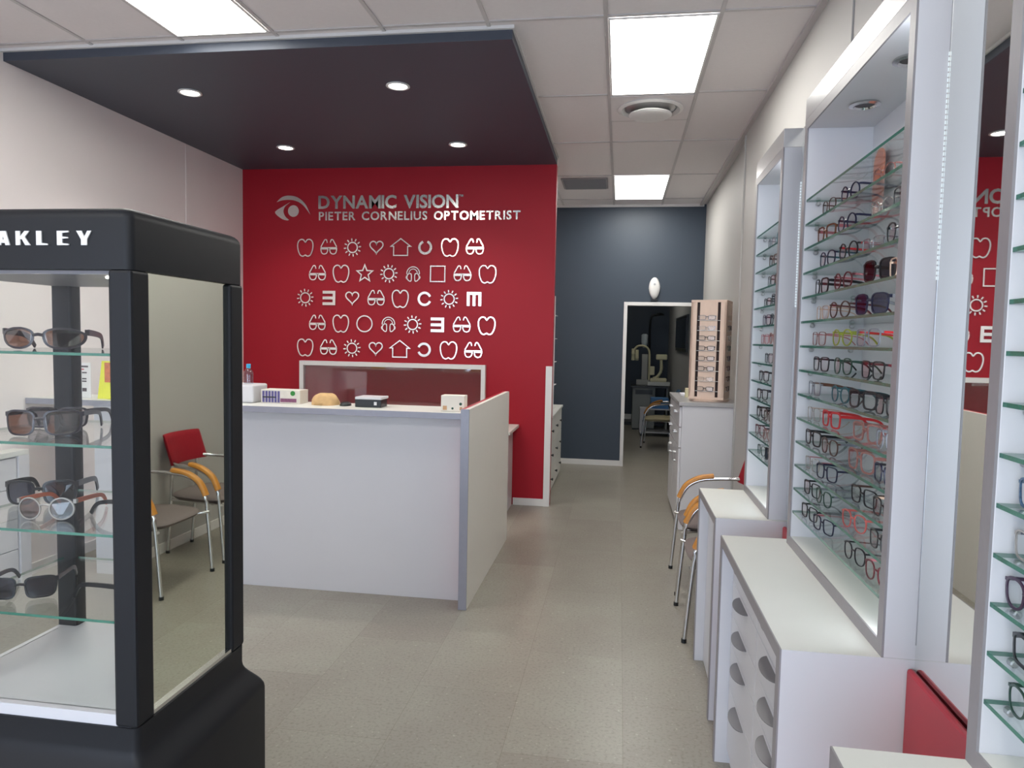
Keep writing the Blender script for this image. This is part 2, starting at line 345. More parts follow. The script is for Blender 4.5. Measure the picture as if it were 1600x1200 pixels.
# ------------------------------------------------------------------ sign and symbols on the red wall
YS = YR-0.006
def at_wall(x, z, dy=0.0): return (x, YS+dy, z)
def glyph_pts(ch, off=0.0, ext=0.0):
    cu = bpy.data.curves.new('g', 'FONT'); cu.body = ch; cu.size = 1; cu.offset = off; cu.extrude = 0.02; cu.resolution_u = 3
    o = bpy.data.objects.new('g', cu); COL.objects.link(o); bpy.context.view_layer.update()
    me = bpy.data.meshes.new_from_object(o.evaluated_get(bpy.context.evaluated_depsgraph_get()))
    vs_ = [tuple(v.co) for v in me.vertices]; fs = [tuple(p.vertices) for p in me.polygons]
    bpy.data.objects.remove(o); bpy.data.curves.remove(cu); bpy.data.meshes.remove(me)
    return vs_, fs
GC = {}
def text_line(txt, x0, x1, z0, z1, parent, off, m, gapf=None, spw=0.33, pname='letter', yfront=0.0, depth=0.005):
    gl = []
    for ch in txt:
        if ch == ' ': gl.append(None); continue
        if (ch, off) not in GC: GC[(ch, off)] = glyph_pts(ch, off)
        gl.append(GC[(ch, off)])
    capv = glyph_pts('H', off)[0]; cap = max(v[1] for v in capv)-min(v[1] for v in capv); s = (z1-z0)/cap
    wid = [spw*s if g is None else (max(v[0] for v in g[0])-min(v[0] for v in g[0]))*s for g in gl]
    gap = (x1-x0-sum(wid))/(len(txt)-1); x = x0
    base = min(v[1] for v in capv)
    for g, wd in zip(gl, wid):
        if g:
            mn = min(v[0] for v in g[0])
            MB().add([(x+(v[0]-mn)*s, yfront+(0 if v[2] > 0 else depth), z0+(v[1]-base)*s) for v in g[0]], g[1]).build(pname, m, parent)
        x += wd+gap
sg = thing('wall_sign', 'silver eye emblem and lettering sign at the top of the red wall', 'sign', (0, YS, 0))
text_line('DYNAMIC VISION', -3.033, -1.594, 2.897, 3.027, sg, 0.028, M_SIGN)
text_line('TM', -1.588, -1.545, 3.003, 3.026, sg, 0.01, M_SIGN)
text_line('PIETER CORNELIUS OPTOMETRIST', -3.027, -0.981, 2.783, 2.868, sg, 0.022, M_SIGN)
def arcp(cx, cz, r, a0, a1, n): return [(cx+r*math.cos(math.radians(a0+(a1-a0)*i/n)), cz+r*math.sin(math.radians(a0+(a1-a0)*i/n))) for i in range(n+1)]
# eye emblem: brow arc, crescent and pupil
brow_o = smooth_path([(-3.478, 0, 2.968), (-3.42, 0, 3.018), (-3.34, 0, 3.032), (-3.25, 0, 3.012), (-3.17, 0, 2.945), (-3.118, 0, 2.842)], 5)
brow_i = smooth_path([(-3.118, 0, 2.842), (-3.19, 0, 2.93), (-3.26, 0, 2.975), (-3.34, 0, 2.99), (-3.42, 0, 2.985), (-3.478, 0, 2.968)], 5)
def npts(a): return [(p.x, p.z) for p in a]
MB().ngon(npts(brow_o)+npts(brow_i)[1:-1]).build('eye_brow', M_SIGN, sg)
cr_o = smooth_path([(-3.33, 0, 2.968), (-3.41, 0, 2.925), (-3.495, 0, 2.868), (-3.43, 0, 2.805), (-3.37, 0, 2.785), (-3.345, 0, 2.79)], 5)
cr_i = smooth_path([(-3.345, 0, 2.79), (-3.385, 0, 2.825), (-3.405, 0, 2.875), (-3.385, 0, 2.925), (-3.33, 0, 2.968)], 5)
MB().ngon(npts(cr_o)+npts(cr_i)[1:-1]).build('eye_crescent', M_SIGN, sg)
MB().ngon(arcp(-3.298, 2.878, 0.058, 0, 350, 35)).build('eye_pupil', M_SIGN, sg)

def sym_mesh(kind):
    b = MB(); W = 0.0125; S = 0.18
    def sc(pts): return [(p[0]*S, p[1]*S) for p in pts]
    if kind == 'apple':
        r = [(0, .30), (.11, .43), (.27, .45), (.41, .34), (.46, .12), (.42, -.16), (.31, -.40), (.17, -.48), (.08, -.46), (0, -.42)]
        pts = r+[(-x, z) for x, z in r[1:-1]][::-1]
        b.ribbon(npts([Vector((p[0]*S, 0, p[1]*S)) for p in [q.to_tuple() if 0 else (q.x, q.z) for q in smooth_path([(x, 0, z) for x, z in pts], 3, True)]]), W)
    elif kind == 'glasses':
        for s in (-1, 1):
            L = [(s*.06, .0), (s*.06, -.14), (s*.12, -.30), (s*.26, -.36), (s*.40, -.31), (s*.46, -.16), (s*.47, .0)]
            q = smooth_path([(x, 0, z) for x, z in L], 3)
            b.ribbon(sc([(p.x, p.z) for p in q]), W*.9, closed=False)
            b.ngon(sc([(s*.07, -.11), (s*.45, -.11), (s*.47, .02), (s*.05, .02)]) if s > 0 else sc([(s*.05, .02), (s*.47, .02), (s*.45, -.11), (s*.07, -.11)]))
            q = smooth_path([(x, 0, z) for x, z in [(s*.47, .03), (s*.34, .26), (s*.24, .42), (s*.14, .42), (s*.09, .26)]], 4)
            b.ribbon(sc([(p.x, p.z) for p in q]), W*.9, closed=False)
        b.ngon(sc([(-.05, -.03), (.05, -.03), (.05, .02), (-.05, .02)]))
    elif kind == 'sun':
        b.ribbon(sc(arcp(0, 0, .28, 0, 345, 23)), W)
        for i in range(12):
            a = PI/12*2*i+.1; c, s_ = math.cos(a), math.sin(a)
            b.ribbon(sc([(c*.36, s_*.36), (c*.50, s_*.50)]), W*.95, closed=False)
    elif kind == 'heart':
        b.ribbon([(0.0235*16*math.sin(t)**3*S, 0.0235*(13*math.cos(t)-5*math.cos(2*t)-2*math.cos(3*t)-math.cos(4*t))*S+.01) for t in [2*PI*i/40 for i in range(40)]], W)
    elif kind == 'house':
        b.ribbon(sc([(0, .48), (.56, .06), (.40, .06), (.40, -.44), (-.40, -.44), (-.40, .06), (-.56, .06)]), W*.9)
    elif kind == 'star':
        b.ribbon(sc([((.48 if i % 2 == 0 else .21)*math.sin(PI*i/5), (.48 if i % 2 == 0 else .21)*math.cos(PI*i/5)) for i in range(10)]), W)
    elif kind == 'headphones':
        for s in (-1, 1):
            b.ribbon(npts([Vector((p.x*S, 0, p.z*S)) for p in smooth_path([(s*.11, 0, -.02), (s*.11, 0, -.38), (s*.24, 0, -.38), (s*.35, 0, -.22), (s*.28, 0, -.02)], 3, True)]), W*.8)
            b.ribbon(sc([(s*.36, -.10), (s*.40, -.2), (s*.36, -.30)]), W*.7, closed=False)
        b.ribbon(sc(arcp(0, .02, .36, -8, 188, 20)), W*.8, closed=False)
        b.ribbon(sc(arcp(0, .02, .24, -5, 185, 16)), W*.6, closed=False)
    elif kind == 'square':
        b.ribbon(sc([(-.40, -.42), (.40, -.42), (.40, .42), (-.40, .42)]), W*.9)
    elif kind == 'ring':
        b.ribbon(sc(arcp(0, 0, .44, 0, 350, 35)), W)
    elif kind in ('c_up', 'c_right', 'c_left'):
        g = {'c_up': 90, 'c_right': 0, 'c_left': 180}[kind]
        b.ribbon(sc(arcp(0, 0, .33, g+22, g+338, 26)), W*1.9, closed=False)
    elif kind in ('e_left', 'm_down'):
        R = (lambda x, z: (x, z)) if kind == 'e_left' else (lambda x, z: (z, x))
        def bx(x0, z0, x1, z1): b.ngon(sc([R(x0, z0), R(x1, z0), R(x1, z1), R(x0, z1)]))
        bx(.24, -.40, .40, .40)
        for z in (-.40, -.08, .24): bx(-.36, z, .24, z+.16)
    return b
NM = {'apple': ('apple_symbol', 'apple outline symbol'), 'glasses': ('eyeglasses_symbol', 'eyeglasses symbol'), 'sun': ('sun_symbol', 'sun symbol'), 'heart': ('heart_symbol', 'heart outline symbol'),
      'house': ('house_symbol', 'house outline symbol'), 'star': ('star_symbol', 'star outline symbol'), 'headphones': ('headphones_symbol', 'headphones symbol'), 'square': ('square_symbol', 'square outline symbol'),
      'ring': ('ring_symbol', 'thin ring symbol'), 'c_up': ('broken_ring_symbol', 'broken ring symbol open upward'), 'c_right': ('broken_ring_symbol', 'broken ring symbol open rightward'),
      'c_left': ('broken_ring_symbol', 'broken ring symbol open leftward'), 'e_left': ('letter_e_symbol', 'backward letter E symbol'), 'm_down': ('letter_m_symbol', 'three-legged letter M symbol')}
ROWS = [(2.512, -3.168, 'apple glasses sun heart house c_up apple glasses'), (2.254, -3.038, 'glasses apple star sun headphones square glasses apple'),
        (2.008, -3.168, 'sun e_left heart glasses apple c_right sun m_down'), (1.754, -3.038, 'glasses apple ring headphones sun e_left glasses apple'),
        (1.506, -3.168, 'apple glasses sun heart house c_left apple glasses')]
ROWN = ['top', 'second', 'middle', 'fourth', 'bottom']
POSN = ['leftmost', 'second from left', 'third from left', 'fourth from left', 'fourth from right', 'third from right', 'second from right', 'rightmost']
SM = {}
for ri, (z, x0, ks) in enumerate(ROWS):
    for ci, k in enumerate(ks.split()):
        if k not in SM:
            o = sym_mesh(k).build(NM[k][0], M_SIGN); SM[k] = o
        else:
            o = SM[k].copy(); COL.objects.link(o)
        o.location = at_wall(x0+ci*0.2495, z+0.0006*(ci), 0); o.rotation_euler = (math.radians(random.uniform(-2.0, 0.6)), 0, math.radians(random.uniform(-1.6, 1.6)))
        o.location.y -= 0.006
        tag(o, f'silver {NM[k][1]}, {POSN[ci]} in {ROWN[ri]} row on red wall', 'wall symbol', 'silver symbols on the red wall')

# framed glass panel on the red wall
t = thing('framed_glass_panel', 'white framed glass panel on the red wall below the symbols', 'framed panel', (0, 0, 0))
FX0, FX1, FZ0, FZ1 = -3.21, -1.29, 0.80, 1.372
f = MB().box(FX0, YR-0.06, FZ0, FX0+0.042, YR-0.001, FZ1).box(FX1-0.042, YR-0.06, FZ0, FX1, YR-0.001, FZ1).box(FX0+0.042, YR-0.06, FZ1-0.045, FX1-0.042, YR-0.001, FZ1)
f.build('frame', M_TRIM, t, bevel=0.002)
MB().box(FX0+0.042, YR-0.035, FZ0, FX1-0.042, YR-0.029, FZ1-0.045).build('glass_pane', thin_glass('panel_glass', (0.86, 0.84, 0.86, 1), 1.0, 0.04, 0.10), t)
# counter along the red wall behind the desk
t = thing('back_counter', 'white back counter along the red wall behind the reception desk', 'counter', (0, 0, 0))
box('body', M_WHITE, (-3.83, 6.3, 0), (-1.01, YR-0.016, 0.77), t)
box('worktop', M_WHITE2, (-3.83, 6.26, 0.77), (-0.95, YR-0.016, 0.80), t, 0.004)

# ------------------------------------------------------------------ reception desk
t = thing('reception_desk', 'large white reception desk with grey edged end panel and red inner side', 'desk', (0, 0, 0))
box('front_panel', M_WHITE, (-3.45, 4.245, 0), (-0.918, 4.265, 1.15), t)
c = MB().box(-3.845, 4.125, 1.152, -0.918, 4.50, 1.187).build('countertop', M_WHITE2, t, bevel=0.001)
box('countertop_edge', M_EDGE, (-3.845, 4.12, 1.150), (-0.918, 4.126, 1.187), t, 0.0008)
prof = [(4.105, 0.0), (5.645, 0.0), (5.645, 1.19), (5.638, 1.206), (5.62, 1.214), (4.105, 1.214)]
MB().loft([[(-0.868, y, z) for y, z in prof], [(-0.896, y, z) for y, z in prof]]).build('side_panel', mat('desk_side_white', rgb(224, 221, 214), 0.35, var=0.015), t)
prof2 = [(4.105, 0.0), (5.64, 0.0), (5.64, 1.19), (5.62, 1.2155), (4.105, 1.2155)]
plabel(MB().loft([[(-0.896, y, z) for y, z in prof2], [(-0.916, y, z) for y, z in prof2]]).build('inner_side_panel', M_REDP, t), 'red inner face of the end panel')
box('end_edging', M_EDGE, (-0.918, 4.096, 0), (-0.867, 4.106, 1.215), t)
box('inner_worktop', M_WHITE2, (-3.45, 4.266, 0.72), (-0.918, 4.95, 0.75), t)
box('inner_support', M_WHITE, (-3.45, 4.27, 0), (-3.42, 4.95, 0.72), t)

# things on the desk
t = thing('small_card_box', 'small white printed card box at the right end of the desk counter', 'box', (-0.992, 4.24, 1.1875))
box('box', mat('white_card', rgb(228, 222, 210), 0.6), (-0.072, -0.045, 0), (0.072, 0.045, 0.098), t, 0.001)
f = MB(); f.box(-0.06, -0.047, 0.01, -0.035, -0.0455, 0.035); f.box(0.045, -0.047, 0.01, 0.06, -0.0455, 0.03); plabel(f.build('print_figures', mat('print_tan', rgb(190, 150, 110), 0.6), t), 'small tan printed figures')
f = MB(); f.lathe([(0.009, 0.045), (0.009, 0.0465)], (0.05, 0, 0.048), 14, ax='y'); f.lathe([(0.007, 0.045), (0.007, 0.0465)], (0.0, 0, 0.02), 14, ax='y'); plabel(f.build('print_dots', mat('print_green', rgb(25, 70, 55), 0.6), t), 'dark green dots')
t = thing('card_reader_box', 'low black box with white lid on the desk counter', 'box', (-1.555, 4.33, 1.1875))
box('black_case', M_BLACKP, (-0.085, -0.06, 0), (0.085, 0.06, 0.05), t, 0.003)
MB().box(-0.082, -0.07, 0.05, 0.09, 0.075, 0.066).build('white_lid', M_WHITE, t, bevel=0.004)
MB().box(0.04, -0.0612, 0.015, 0.058, -0.0602, 0.036).build('white_mark', M_TRIM, t)
f = MB()
L = []
for i in range(7):
    z = 0.072*math.sin(PI/2*i/6); k = math.cos(PI/2*i/6)**0.55+0.03
    L.append([(-1.875+0.088*k*math.cos(a)*(1+.06*math.sin(5*a+i)), 4.36+0.075*k*math.sin(a)*(1+.07*math.sin(4*a+2*i)), 1.187+z+0.004*math.sin(3*a)*(i > 0)) for a in [2*PI*j/28 for j in range(28)]])
f.loft(L)
tag(autosmooth(f.build('cloth_hat', mat('tan_cloth', rgb(196, 160, 112), 0.85, var=0.2, scale=30, bump=0.6, bscale=80)), 80), 'crumpled tan cloth hat on the desk counter', 'hat')
f = MB(); L = []
for i in range(5):
    z = 0.026*math.sin(PI/2*i/4); k = max(0.05, math.cos(PI/2*i/4)**0.6)
    L.append([(-1.73+0.035*k*math.cos(a), 4.34+0.055*k*math.sin(a), 1.187+z) for a in [2*PI*j/20 for j in range(20)]])
f.loft(L); tag(autosmooth(f.build('computer_mouse', M_BLACKP), 60), 'small black computer mouse beside the tan hat on the desk', 'mouse')
t = thing('plaid_tissue_box', 'purple plaid and cream box with green dot on the desk counter', 'box', (-2.165, 4.38, 1.1875))
box('box', mat('cream_print', rgb(206, 200, 190), 0.6, var=0.1, scale=30), (-0.135, -0.06, 0), (0.135, 0.06, 0.088), t)
f = MB()
for i in range(6): f.box(-0.125+i*0.021, -0.0612, 0.006, -0.125+i*0.021+0.016, -0.0602, 0.08)
plabel(f.build('plaid_print', mat('plaid_purple', rgb(84, 78, 130), 0.6, var=0.4, scale=90), t), 'purple plaid print')
MB().box(-0.122, -0.0625, 0.036, -0.03, -0.0613, 0.044).build('black_stripe', M_BLACKP, t)
plabel(MB().lathe([(0.016, 0.0600), (0.016, 0.0622)], (0.085, 0, 0.068), 20, ax='y').build('green_dot', mat('dot_green', rgb(30, 120, 40), 0.5), t), 'green dot')
plabel(MB().box(0.0, -0.0612, 0.01, 0.11, -0.0602, 0.034).build('flower_print', mat('flower_maroon', rgb(120, 70, 100), 0.6, var=0.6, scale=120), t), 'maroon flower print')
t = thing('white_printer', 'low white printer at the left of the desk counter', 'printer', (-2.535, 4.36, 1.187))
box('housing', M_WHITE, (-0.2, -0.08, 0), (0.2, 0.12, 0.118), t, 0.012)
box('paper_tray', M_BLACKP, (-0.16, -0.115, 0.03), (-0.02, -0.08, 0.05), t, 0.004)
t = thing('water_bottle', 'small clear water bottle with blue cap standing on white printer', 'bottle', (-2.43, 4.40, 1.305))
autosmooth(MB().lathe([(0.0, 0.0), (0.030, 0.0), (0.032, 0.01), (0.030, 0.03), (0.032, 0.05), (0.030, 0.07), (0.026, 0.085), (0.013, 0.10), (0.012, 0.105)], n=20).build('bottle_body', thin_glass('bottle_plastic', (0.75, 0.8, 0.85, 1), 1, 0.05, 0.08), t))
autosmooth(MB().lathe([(0.013, 0.103), (0.014, 0.105), (0.014, 0.128), (0.012, 0.13)], n=20).build('cap', mat('cap_blue', rgb(60, 170, 215), 0.4), t))
# leaflet stands seen through the case
t = thing('notice_board', 'white notice sheet with small text blocks standing on the desk counter', 'notice', (-3.51, 4.22, 1.1875))
MB().box(-0.062, 0, 0, 0.062, 0.006, 0.235).build('sheet', M_TRIM, t)
f = MB()
for (x0, z0, x1, z1) in [(-0.055, 0.205, 0.045, 0.216), (0.0, 0.165, 0.035, 0.174), (-0.05, 0.125, -0.01, 0.134), (0.0, 0.125, 0.032, 0.134), (0.0, 0.108, 0.032, 0.117), (-0.05, 0.088, -0.015, 0.096), (0.0, 0.045, 0.032, 0.068)]: f.box(x0, -0.0012, z0, x1, -0.0002, z1)
f.build('text_blocks', mat('ink_grey', rgb(70, 60, 64), 0.6), t)
plabel(MB().box(-0.052, -0.0012, 0.188, 0.015, -0.0002, 0.195).build('red_heading', M_REDP, t), 'red heading line')
t = thing('leaflet_stand', 'bright yellow leaflet with orange picture standing on the desk counter', 'leaflet', (-3.30, 4.22, 1.1875))
MB().loft([[(-0.10, 0, 0), (0.10, 0, 0), (0.10, 0, 0.25), (-0.065, 0, 0.25)], [(-0.10, 0.004, 0), (0.10, 0.004, 0), (0.10, 0.004, 0.25), (-0.065, 0.004, 0.25)]]).build('leaflet', mat('leaflet_yellow', rgb(226, 226, 50), 0.5), t)
plabel(MB().box(-0.045, -0.0015, 0.11, 0.06, -0.0002, 0.24).build('picture', mat('picture_orange', rgb(200, 110, 60), 0.5, var=0.5, scale=40), t), 'orange picture')

# ------------------------------------------------------------------ chairs
def make_chair(label, seatm=None, backm=None):
    t = thing('visitor_chair', label, 'chair', (0, 0, 0), 0, 'chrome armchairs with red backs')
    for s in (-1, 1):
        pth = smooth_path([(-0.255, s*.276, 0.0), (-0.218, s*.276, 0.44), (-0.198, s*.275, 0.53), (-0.148, s*.272, 0.61), (-0.07, s*.265, 0.655), (0.02, s*.25, 0.672), (0.13, s*.225, 0.682), (0.20, s*.18, 0.69), (0.235, s*.12, 0.69)], 5)
        lg = autosmooth(MB().tube(pth, 0.0125, 10).build('front_leg', M_CHROME, t), 70)
        MB().lathe([(0.015, 0), (0.015, 0.022)], (-0.255, s*.276, 0), 12).build('foot_cap', M_BLACKP, lg)
        lg = autosmooth(MB().tube([(0.27, s*.15, 0.0), (0.235, s*.155, 0.43), (0.225, s*.155, 0.69)], 0.0115, 10).build('rear_leg', M_CHROME, t), 70)
        MB().lathe([(0.014, 0), (0.014, 0.02)], (0.27, s*.15, 0), 12).build('foot_cap', M_BLACKP, lg)
        ap = smooth_path([(-0.216, s*.276, 0.525), (-0.168, s*.273, 0.618), (-0.08, s*.266, 0.676), (0.02, s*.25, 0.697)], 6)
        n = len(ap); L = []
        for i, p in enumerate(ap):
            d = (ap[min(i+1, n-1)]-ap[max(i-1, 0)]).normalized(); sd = Vector((0, 1, 0)); nn = d.cross(sd).normalized()
            if nn.z < 0: nn = -nn
            wv = 0.024; h = 0.012
            L.append([p+sd*wv-nn*h, p+sd*wv*1.02+nn*h*.4, p+sd*wv*.7+nn*h, p-sd*wv*.7+nn*h, p-sd*wv*1.02+nn*h*.4, p-sd*wv-nn*h])
        autosmooth(MB().loft(L).build('armrest', M_WOOD, t), 50)
    L = []
    for z, k, dx in ((0.395, 0.45, 0.02), (0.41, 0.78, 0.0), (0.43, 0.95, 0.0), (0.446, 1.0, 0.0), (0.458, 0.97, 0.0), (0.466, 0.85, 0), (0.469, 0.5, 0)):
        ring = []
        for j in range(36):
            a = 2*PI*j/36; c, s_ = math.cos(a), math.sin(a)
            e = 0.5
            x = 0.237*math.copysign(abs(c)**e, c)*k; y = (0.258-0.04*(x > 0)*x/0.235)*math.copysign(abs(s_)**e, s_)*k
            ring.append((x+dx, y, z+0.012*max(0, -x/0.235)*-1))
        L.append(ring)
    autosmooth(MB().loft(L).build('seat', seatm or M_SEAT, t), 60)
    fr_ = MB()
    for s in (-1, 1):
        fr_.tube([(-0.237, s*.274, 0.415), (-0.15, s*.21, 0.408), (0.236, s*.155, 0.405)], 0.010, 8)
    fr_.tube([(-0.12, -.2, 0.402), (-0.12, .2, 0.402)], 0.010, 8)
    autosmooth(fr_.build('seat_frame', M_CHROME, t), 70)
    L = []
    for i in range(13):
        y = -0.215+0.43*i/12; bow = 0.045*(1-(y/0.215)**2); e = 0.96 if i in (0, 12) else 1
        th = 0.020 if 0 < i < 12 else 0.010
        sec = []
        for z, xo, t_ in ((0.668, 0.0, .7), (0.70, 0.008, 1), (0.77, 0.03, 1), (0.85, 0.055, 1), (0.882, 0.064, .7)):
            sec.append((0.185+bow+xo-th*t_, y, z))
        for z, xo, t_ in ((0.882, 0.064, .7), (0.85, 0.055, 1), (0.77, 0.03, 1), (0.70, 0.008, 1), (0.668, 0.0, .7)):
            sec.append((0.185+bow+xo+th*t_, y, z+(0.004 if z > .8 else -0.004 if z < .68 else 0)))
        L.append(sec)
    autosmooth(MB().loft(L).build('backrest', backm or M_FABR, t), 60)
    return t
ch = make_chair('red backed chrome armchair nearest the white display cabinets')
ch.location = (0.648, 4.165, 0)
c2 = copy_tree(ch); c2.location = (0.665, 4.895, 0); c2['label'] = 'red backed chrome armchair standing next to the tall white counter'
c3 = make_chair('chrome armchair with beige seat inside the dark examination room', mat('beige_seat', rgb(176, 164, 130), 0.7), mat('blue_back', rgb(90, 130, 165), 0.6))
del c3['group']; c3.location = (0.65, 11.27, 0); c3.rotation_euler = (0, 0, -0.12)

# ------------------------------------------------------------------ eyewear
def outline(shape):
    """lens outline (w, h in metres) as points, centred"""
    n = 26; out = []
    P = {'round': (.0235, .0225, 2.0), 'oval': (.0255, .0185, 2.2), 'square': (.0265, .0215, 4.2), 'rect': (.0270, .0165, 4.5), 'cat': (.0270, .0200, 3.0), 'aviator': (.0280, .0230, 2.6), 'big': (.0300, .0250, 3.6), 'panto': (.0250, .0225, 2.6), 'wrap': (.0330, .0200, 2.7)}[shape]
    for i in range(n):
        a = 2*PI*i/n; c, s = math.cos(a), math.sin(a); e = 2.0/P[2]
        x = P[0]*math.copysign(abs(c)**e, c); z = P[1]*math.copysign(abs(s)**e, s)
        if shape in ('cat',): x *= 1+0.14*(z/P[1]); z += 0.004*(x > 0)*(x/P[0])*(z > 0)
        if shape in ('aviator', 'panto', 'big', 'square'): x *= 1+0.09*(z/P[1])
        if shape == 'wrap': x *= 1+0.12*(z/P[1]); z *= 1-0.18*max(0, x/P[0])
        out.append((x, z))
    return out, P
def eyewear(name, label, cat, group, loc, rz, shape, fc, lensm, tc=None, t_w=0.0022, tt=0.0035, half=False, depth=0.003, wrap=0.0, parts=True, tempw=0.0045, big=1.0):
    """front faces local -x, lenses side by side along y, temples run to +x; stands on z=0"""
    t = thing(name, label, cat, loc, rz, group); t.scale = (big, big, big)
    tc = tc or fc
    o, P = outline(shape); cyy = P[0]+0.0085+t_w; cz = P[1]+t_w+0.0008
    K = 1.0+wrap
    def bend(x, y, z): return (x+K*y*y, y, z)
    b = MB(); lens = []
    for s in (-1, 1):
        if name != 'sunglasses' or True:
            L = [[], [], [], []]
            for (x, z) in o:
                r = math.hypot(x, z); ux, uz = x/r, z/r
                y = s*(cyy+x)
                yo = s*(cyy+x+ux*t_w)
                wz = 1.0 if not (half and z < 0) else 0.35
                L[0].append(bend(0, y, cz+z)); L[1].append(bend(0, s*(cyy+x+ux*t_w*wz), cz+z+uz*t_w*wz))
                L[2].append(bend(depth, s*(cyy+x+ux*t_w*wz), cz+z+uz*t_w*wz)); L[3].append(bend(depth, y, cz+z))
            n = len(o); vs_ = [p for q in L for p in q]; fs = []
            for k in range(4):
                for j in range(n): fs.append((k*n+j, k*n+(j+1) % n, ((k+1) % 4)*n+(j+1) % n, ((k+1) % 4)*n+j))
            b.add(vs_, fs)
            lm = MB(); lm.add([bend(depth*.5, s*(cyy+x*1.01), cz+z*1.01) for x, z in o], [tuple(range(n))])
            lens.append(lm)
    # bridge and end pieces
    bz = cz+P[1]*0.35
    b.tube([bend(depth*.5, -0.0105, bz), bend(depth*.3, 0, bz+0.002), bend(depth*.5, 0.0105, bz)], max(t_w*.8, 0.0012), 6)
    we = cyy+P[0]+t_w*.8; hz = cz+P[1]*0.72
    for s in (-1, 1):
        b.add([bend(0, s*(we-.002), hz-tempw*.6), bend(0, s*(we+.004), hz-tempw*.6), bend(0, s*(we+.004), hz+tempw*.6), bend(0, s*(we-.002), hz+tempw*.6),
               bend(0.008, s*(we-.001), hz-tempw*.6), bend(0.008, s*(we+.004), hz-tempw*.6), bend(0.008, s*(we+.004), hz+tempw*.6), bend(0.008, s*(we-.001), hz+tempw*.6)],
              [(0, 1, 2, 3), (7, 6, 5, 4), (0, 4, 5, 1), (1, 5, 6, 2), (2, 6, 7, 3), (3, 7, 4, 0)])
    fo = autosmooth(b.build('rim', fc, t), 45)
    for lm in lens: lm.build('lens', lensm, t)
    for s in (-1, 1):
        x0, y0, _ = bend(0.008, s*(we+.002), 0)
        tp = MB()
        pts = [(x0, y0, hz), (x0+.05, y0*.99, hz-.003), (x0+.095, y0*.96, hz-.008), (x0+.118, y0*.92, hz-.018), (x0+.135, y0*.88, 0.004)]
        pts = smooth_path(pts, 3); L = []
        for i, p in enumerate(pts):
            d = (pts[min(i+1, len(pts)-1)]-pts[max(i-1, 0)]).normalized(); up_ = Vector((0, 1, 0)).cross(d); up_ = up_ if up_.z > 0 else -up_
            hw = tempw*(.62-.18*i/len(pts))+0.0003; tw = 0.0011 if tempw < 0.004 else 0.0017
            q = Vector((0, tw, 0))
            L.append([p+up_*hw-q, p+up_*hw+q, p-up_*hw+q, p-up_*hw-q])
        tp.loft(L); autosmooth(tp.build('temple', tc, t), 50)
    return t
def fm(name, c, rough=0.28, metal=0.0, trans=0.0): return mat('frame_'+name, rgb(*c), rough, metal, var=0.05, scale=40, trans=trans)
FC = {'black': fm('black', (18, 18, 22)), 'navy': fm('navy', (18, 22, 50)), 'brown': fm('brown', (70, 44, 36)), 'tortoise': mat('frame_tortoise', rgb(96, 58, 40), 0.25, var=0.8, scale=160),
      'pink': fm('pink', (168, 100, 106)), 'coral': fm('coral', (176, 84, 78)), 'grey': fm('grey', (116, 116, 124)), 'silver': fm('silver', (170, 170, 176), 0.25, 0.8), 'maroon': fm('maroon', (88, 26, 34)),
      'teal': fm('teal', (34, 84, 92)), 'lime': fm('lime', (140, 148, 50)), 'red': fm('red', (180, 30, 34)), 'rose': fm('rose', (134, 88, 82)), 'clear': fm('clear', (208, 200, 192), 0.2, 0, 0.55),
      'green': fm('green', (36, 66, 54)), 'purple': fm('purple', (64, 42, 66)), 'beige': fm('beige', (190, 160, 140)), 'orange': fm('orange', (206, 104, 70)), 'speckled': mat('frame_speckled', rgb(60, 90, 120), 0.25, var=0.95, scale=220),
      'smoke': fm('smoke', (52, 46, 52), 0.3), 'gold': fm('gold', (150, 120, 80), 0.25, 0.9)}
SHN = {'round': 'round', 'oval': 'oval', 'square': 'square', 'rect': 'slim rectangular', 'cat': 'cat-eye', 'aviator': 'aviator', 'big': 'large square', 'panto': 'rounded', 'wrap': 'wraparound'}
ORD = ['top', 'second', 'third', 'fourth', 'fifth', 'sixth', 'seventh', 'eighth', 'ninth', 'tenth', 'eleventh', 'twelfth', 'thirteenth', 'lowest']
SZ = [2.158-0.0872*i for i in range(14)]
CTOP = 0.892; FXD = 0.644   # cabinet height, front plane of the display boxes
THK = 0.008

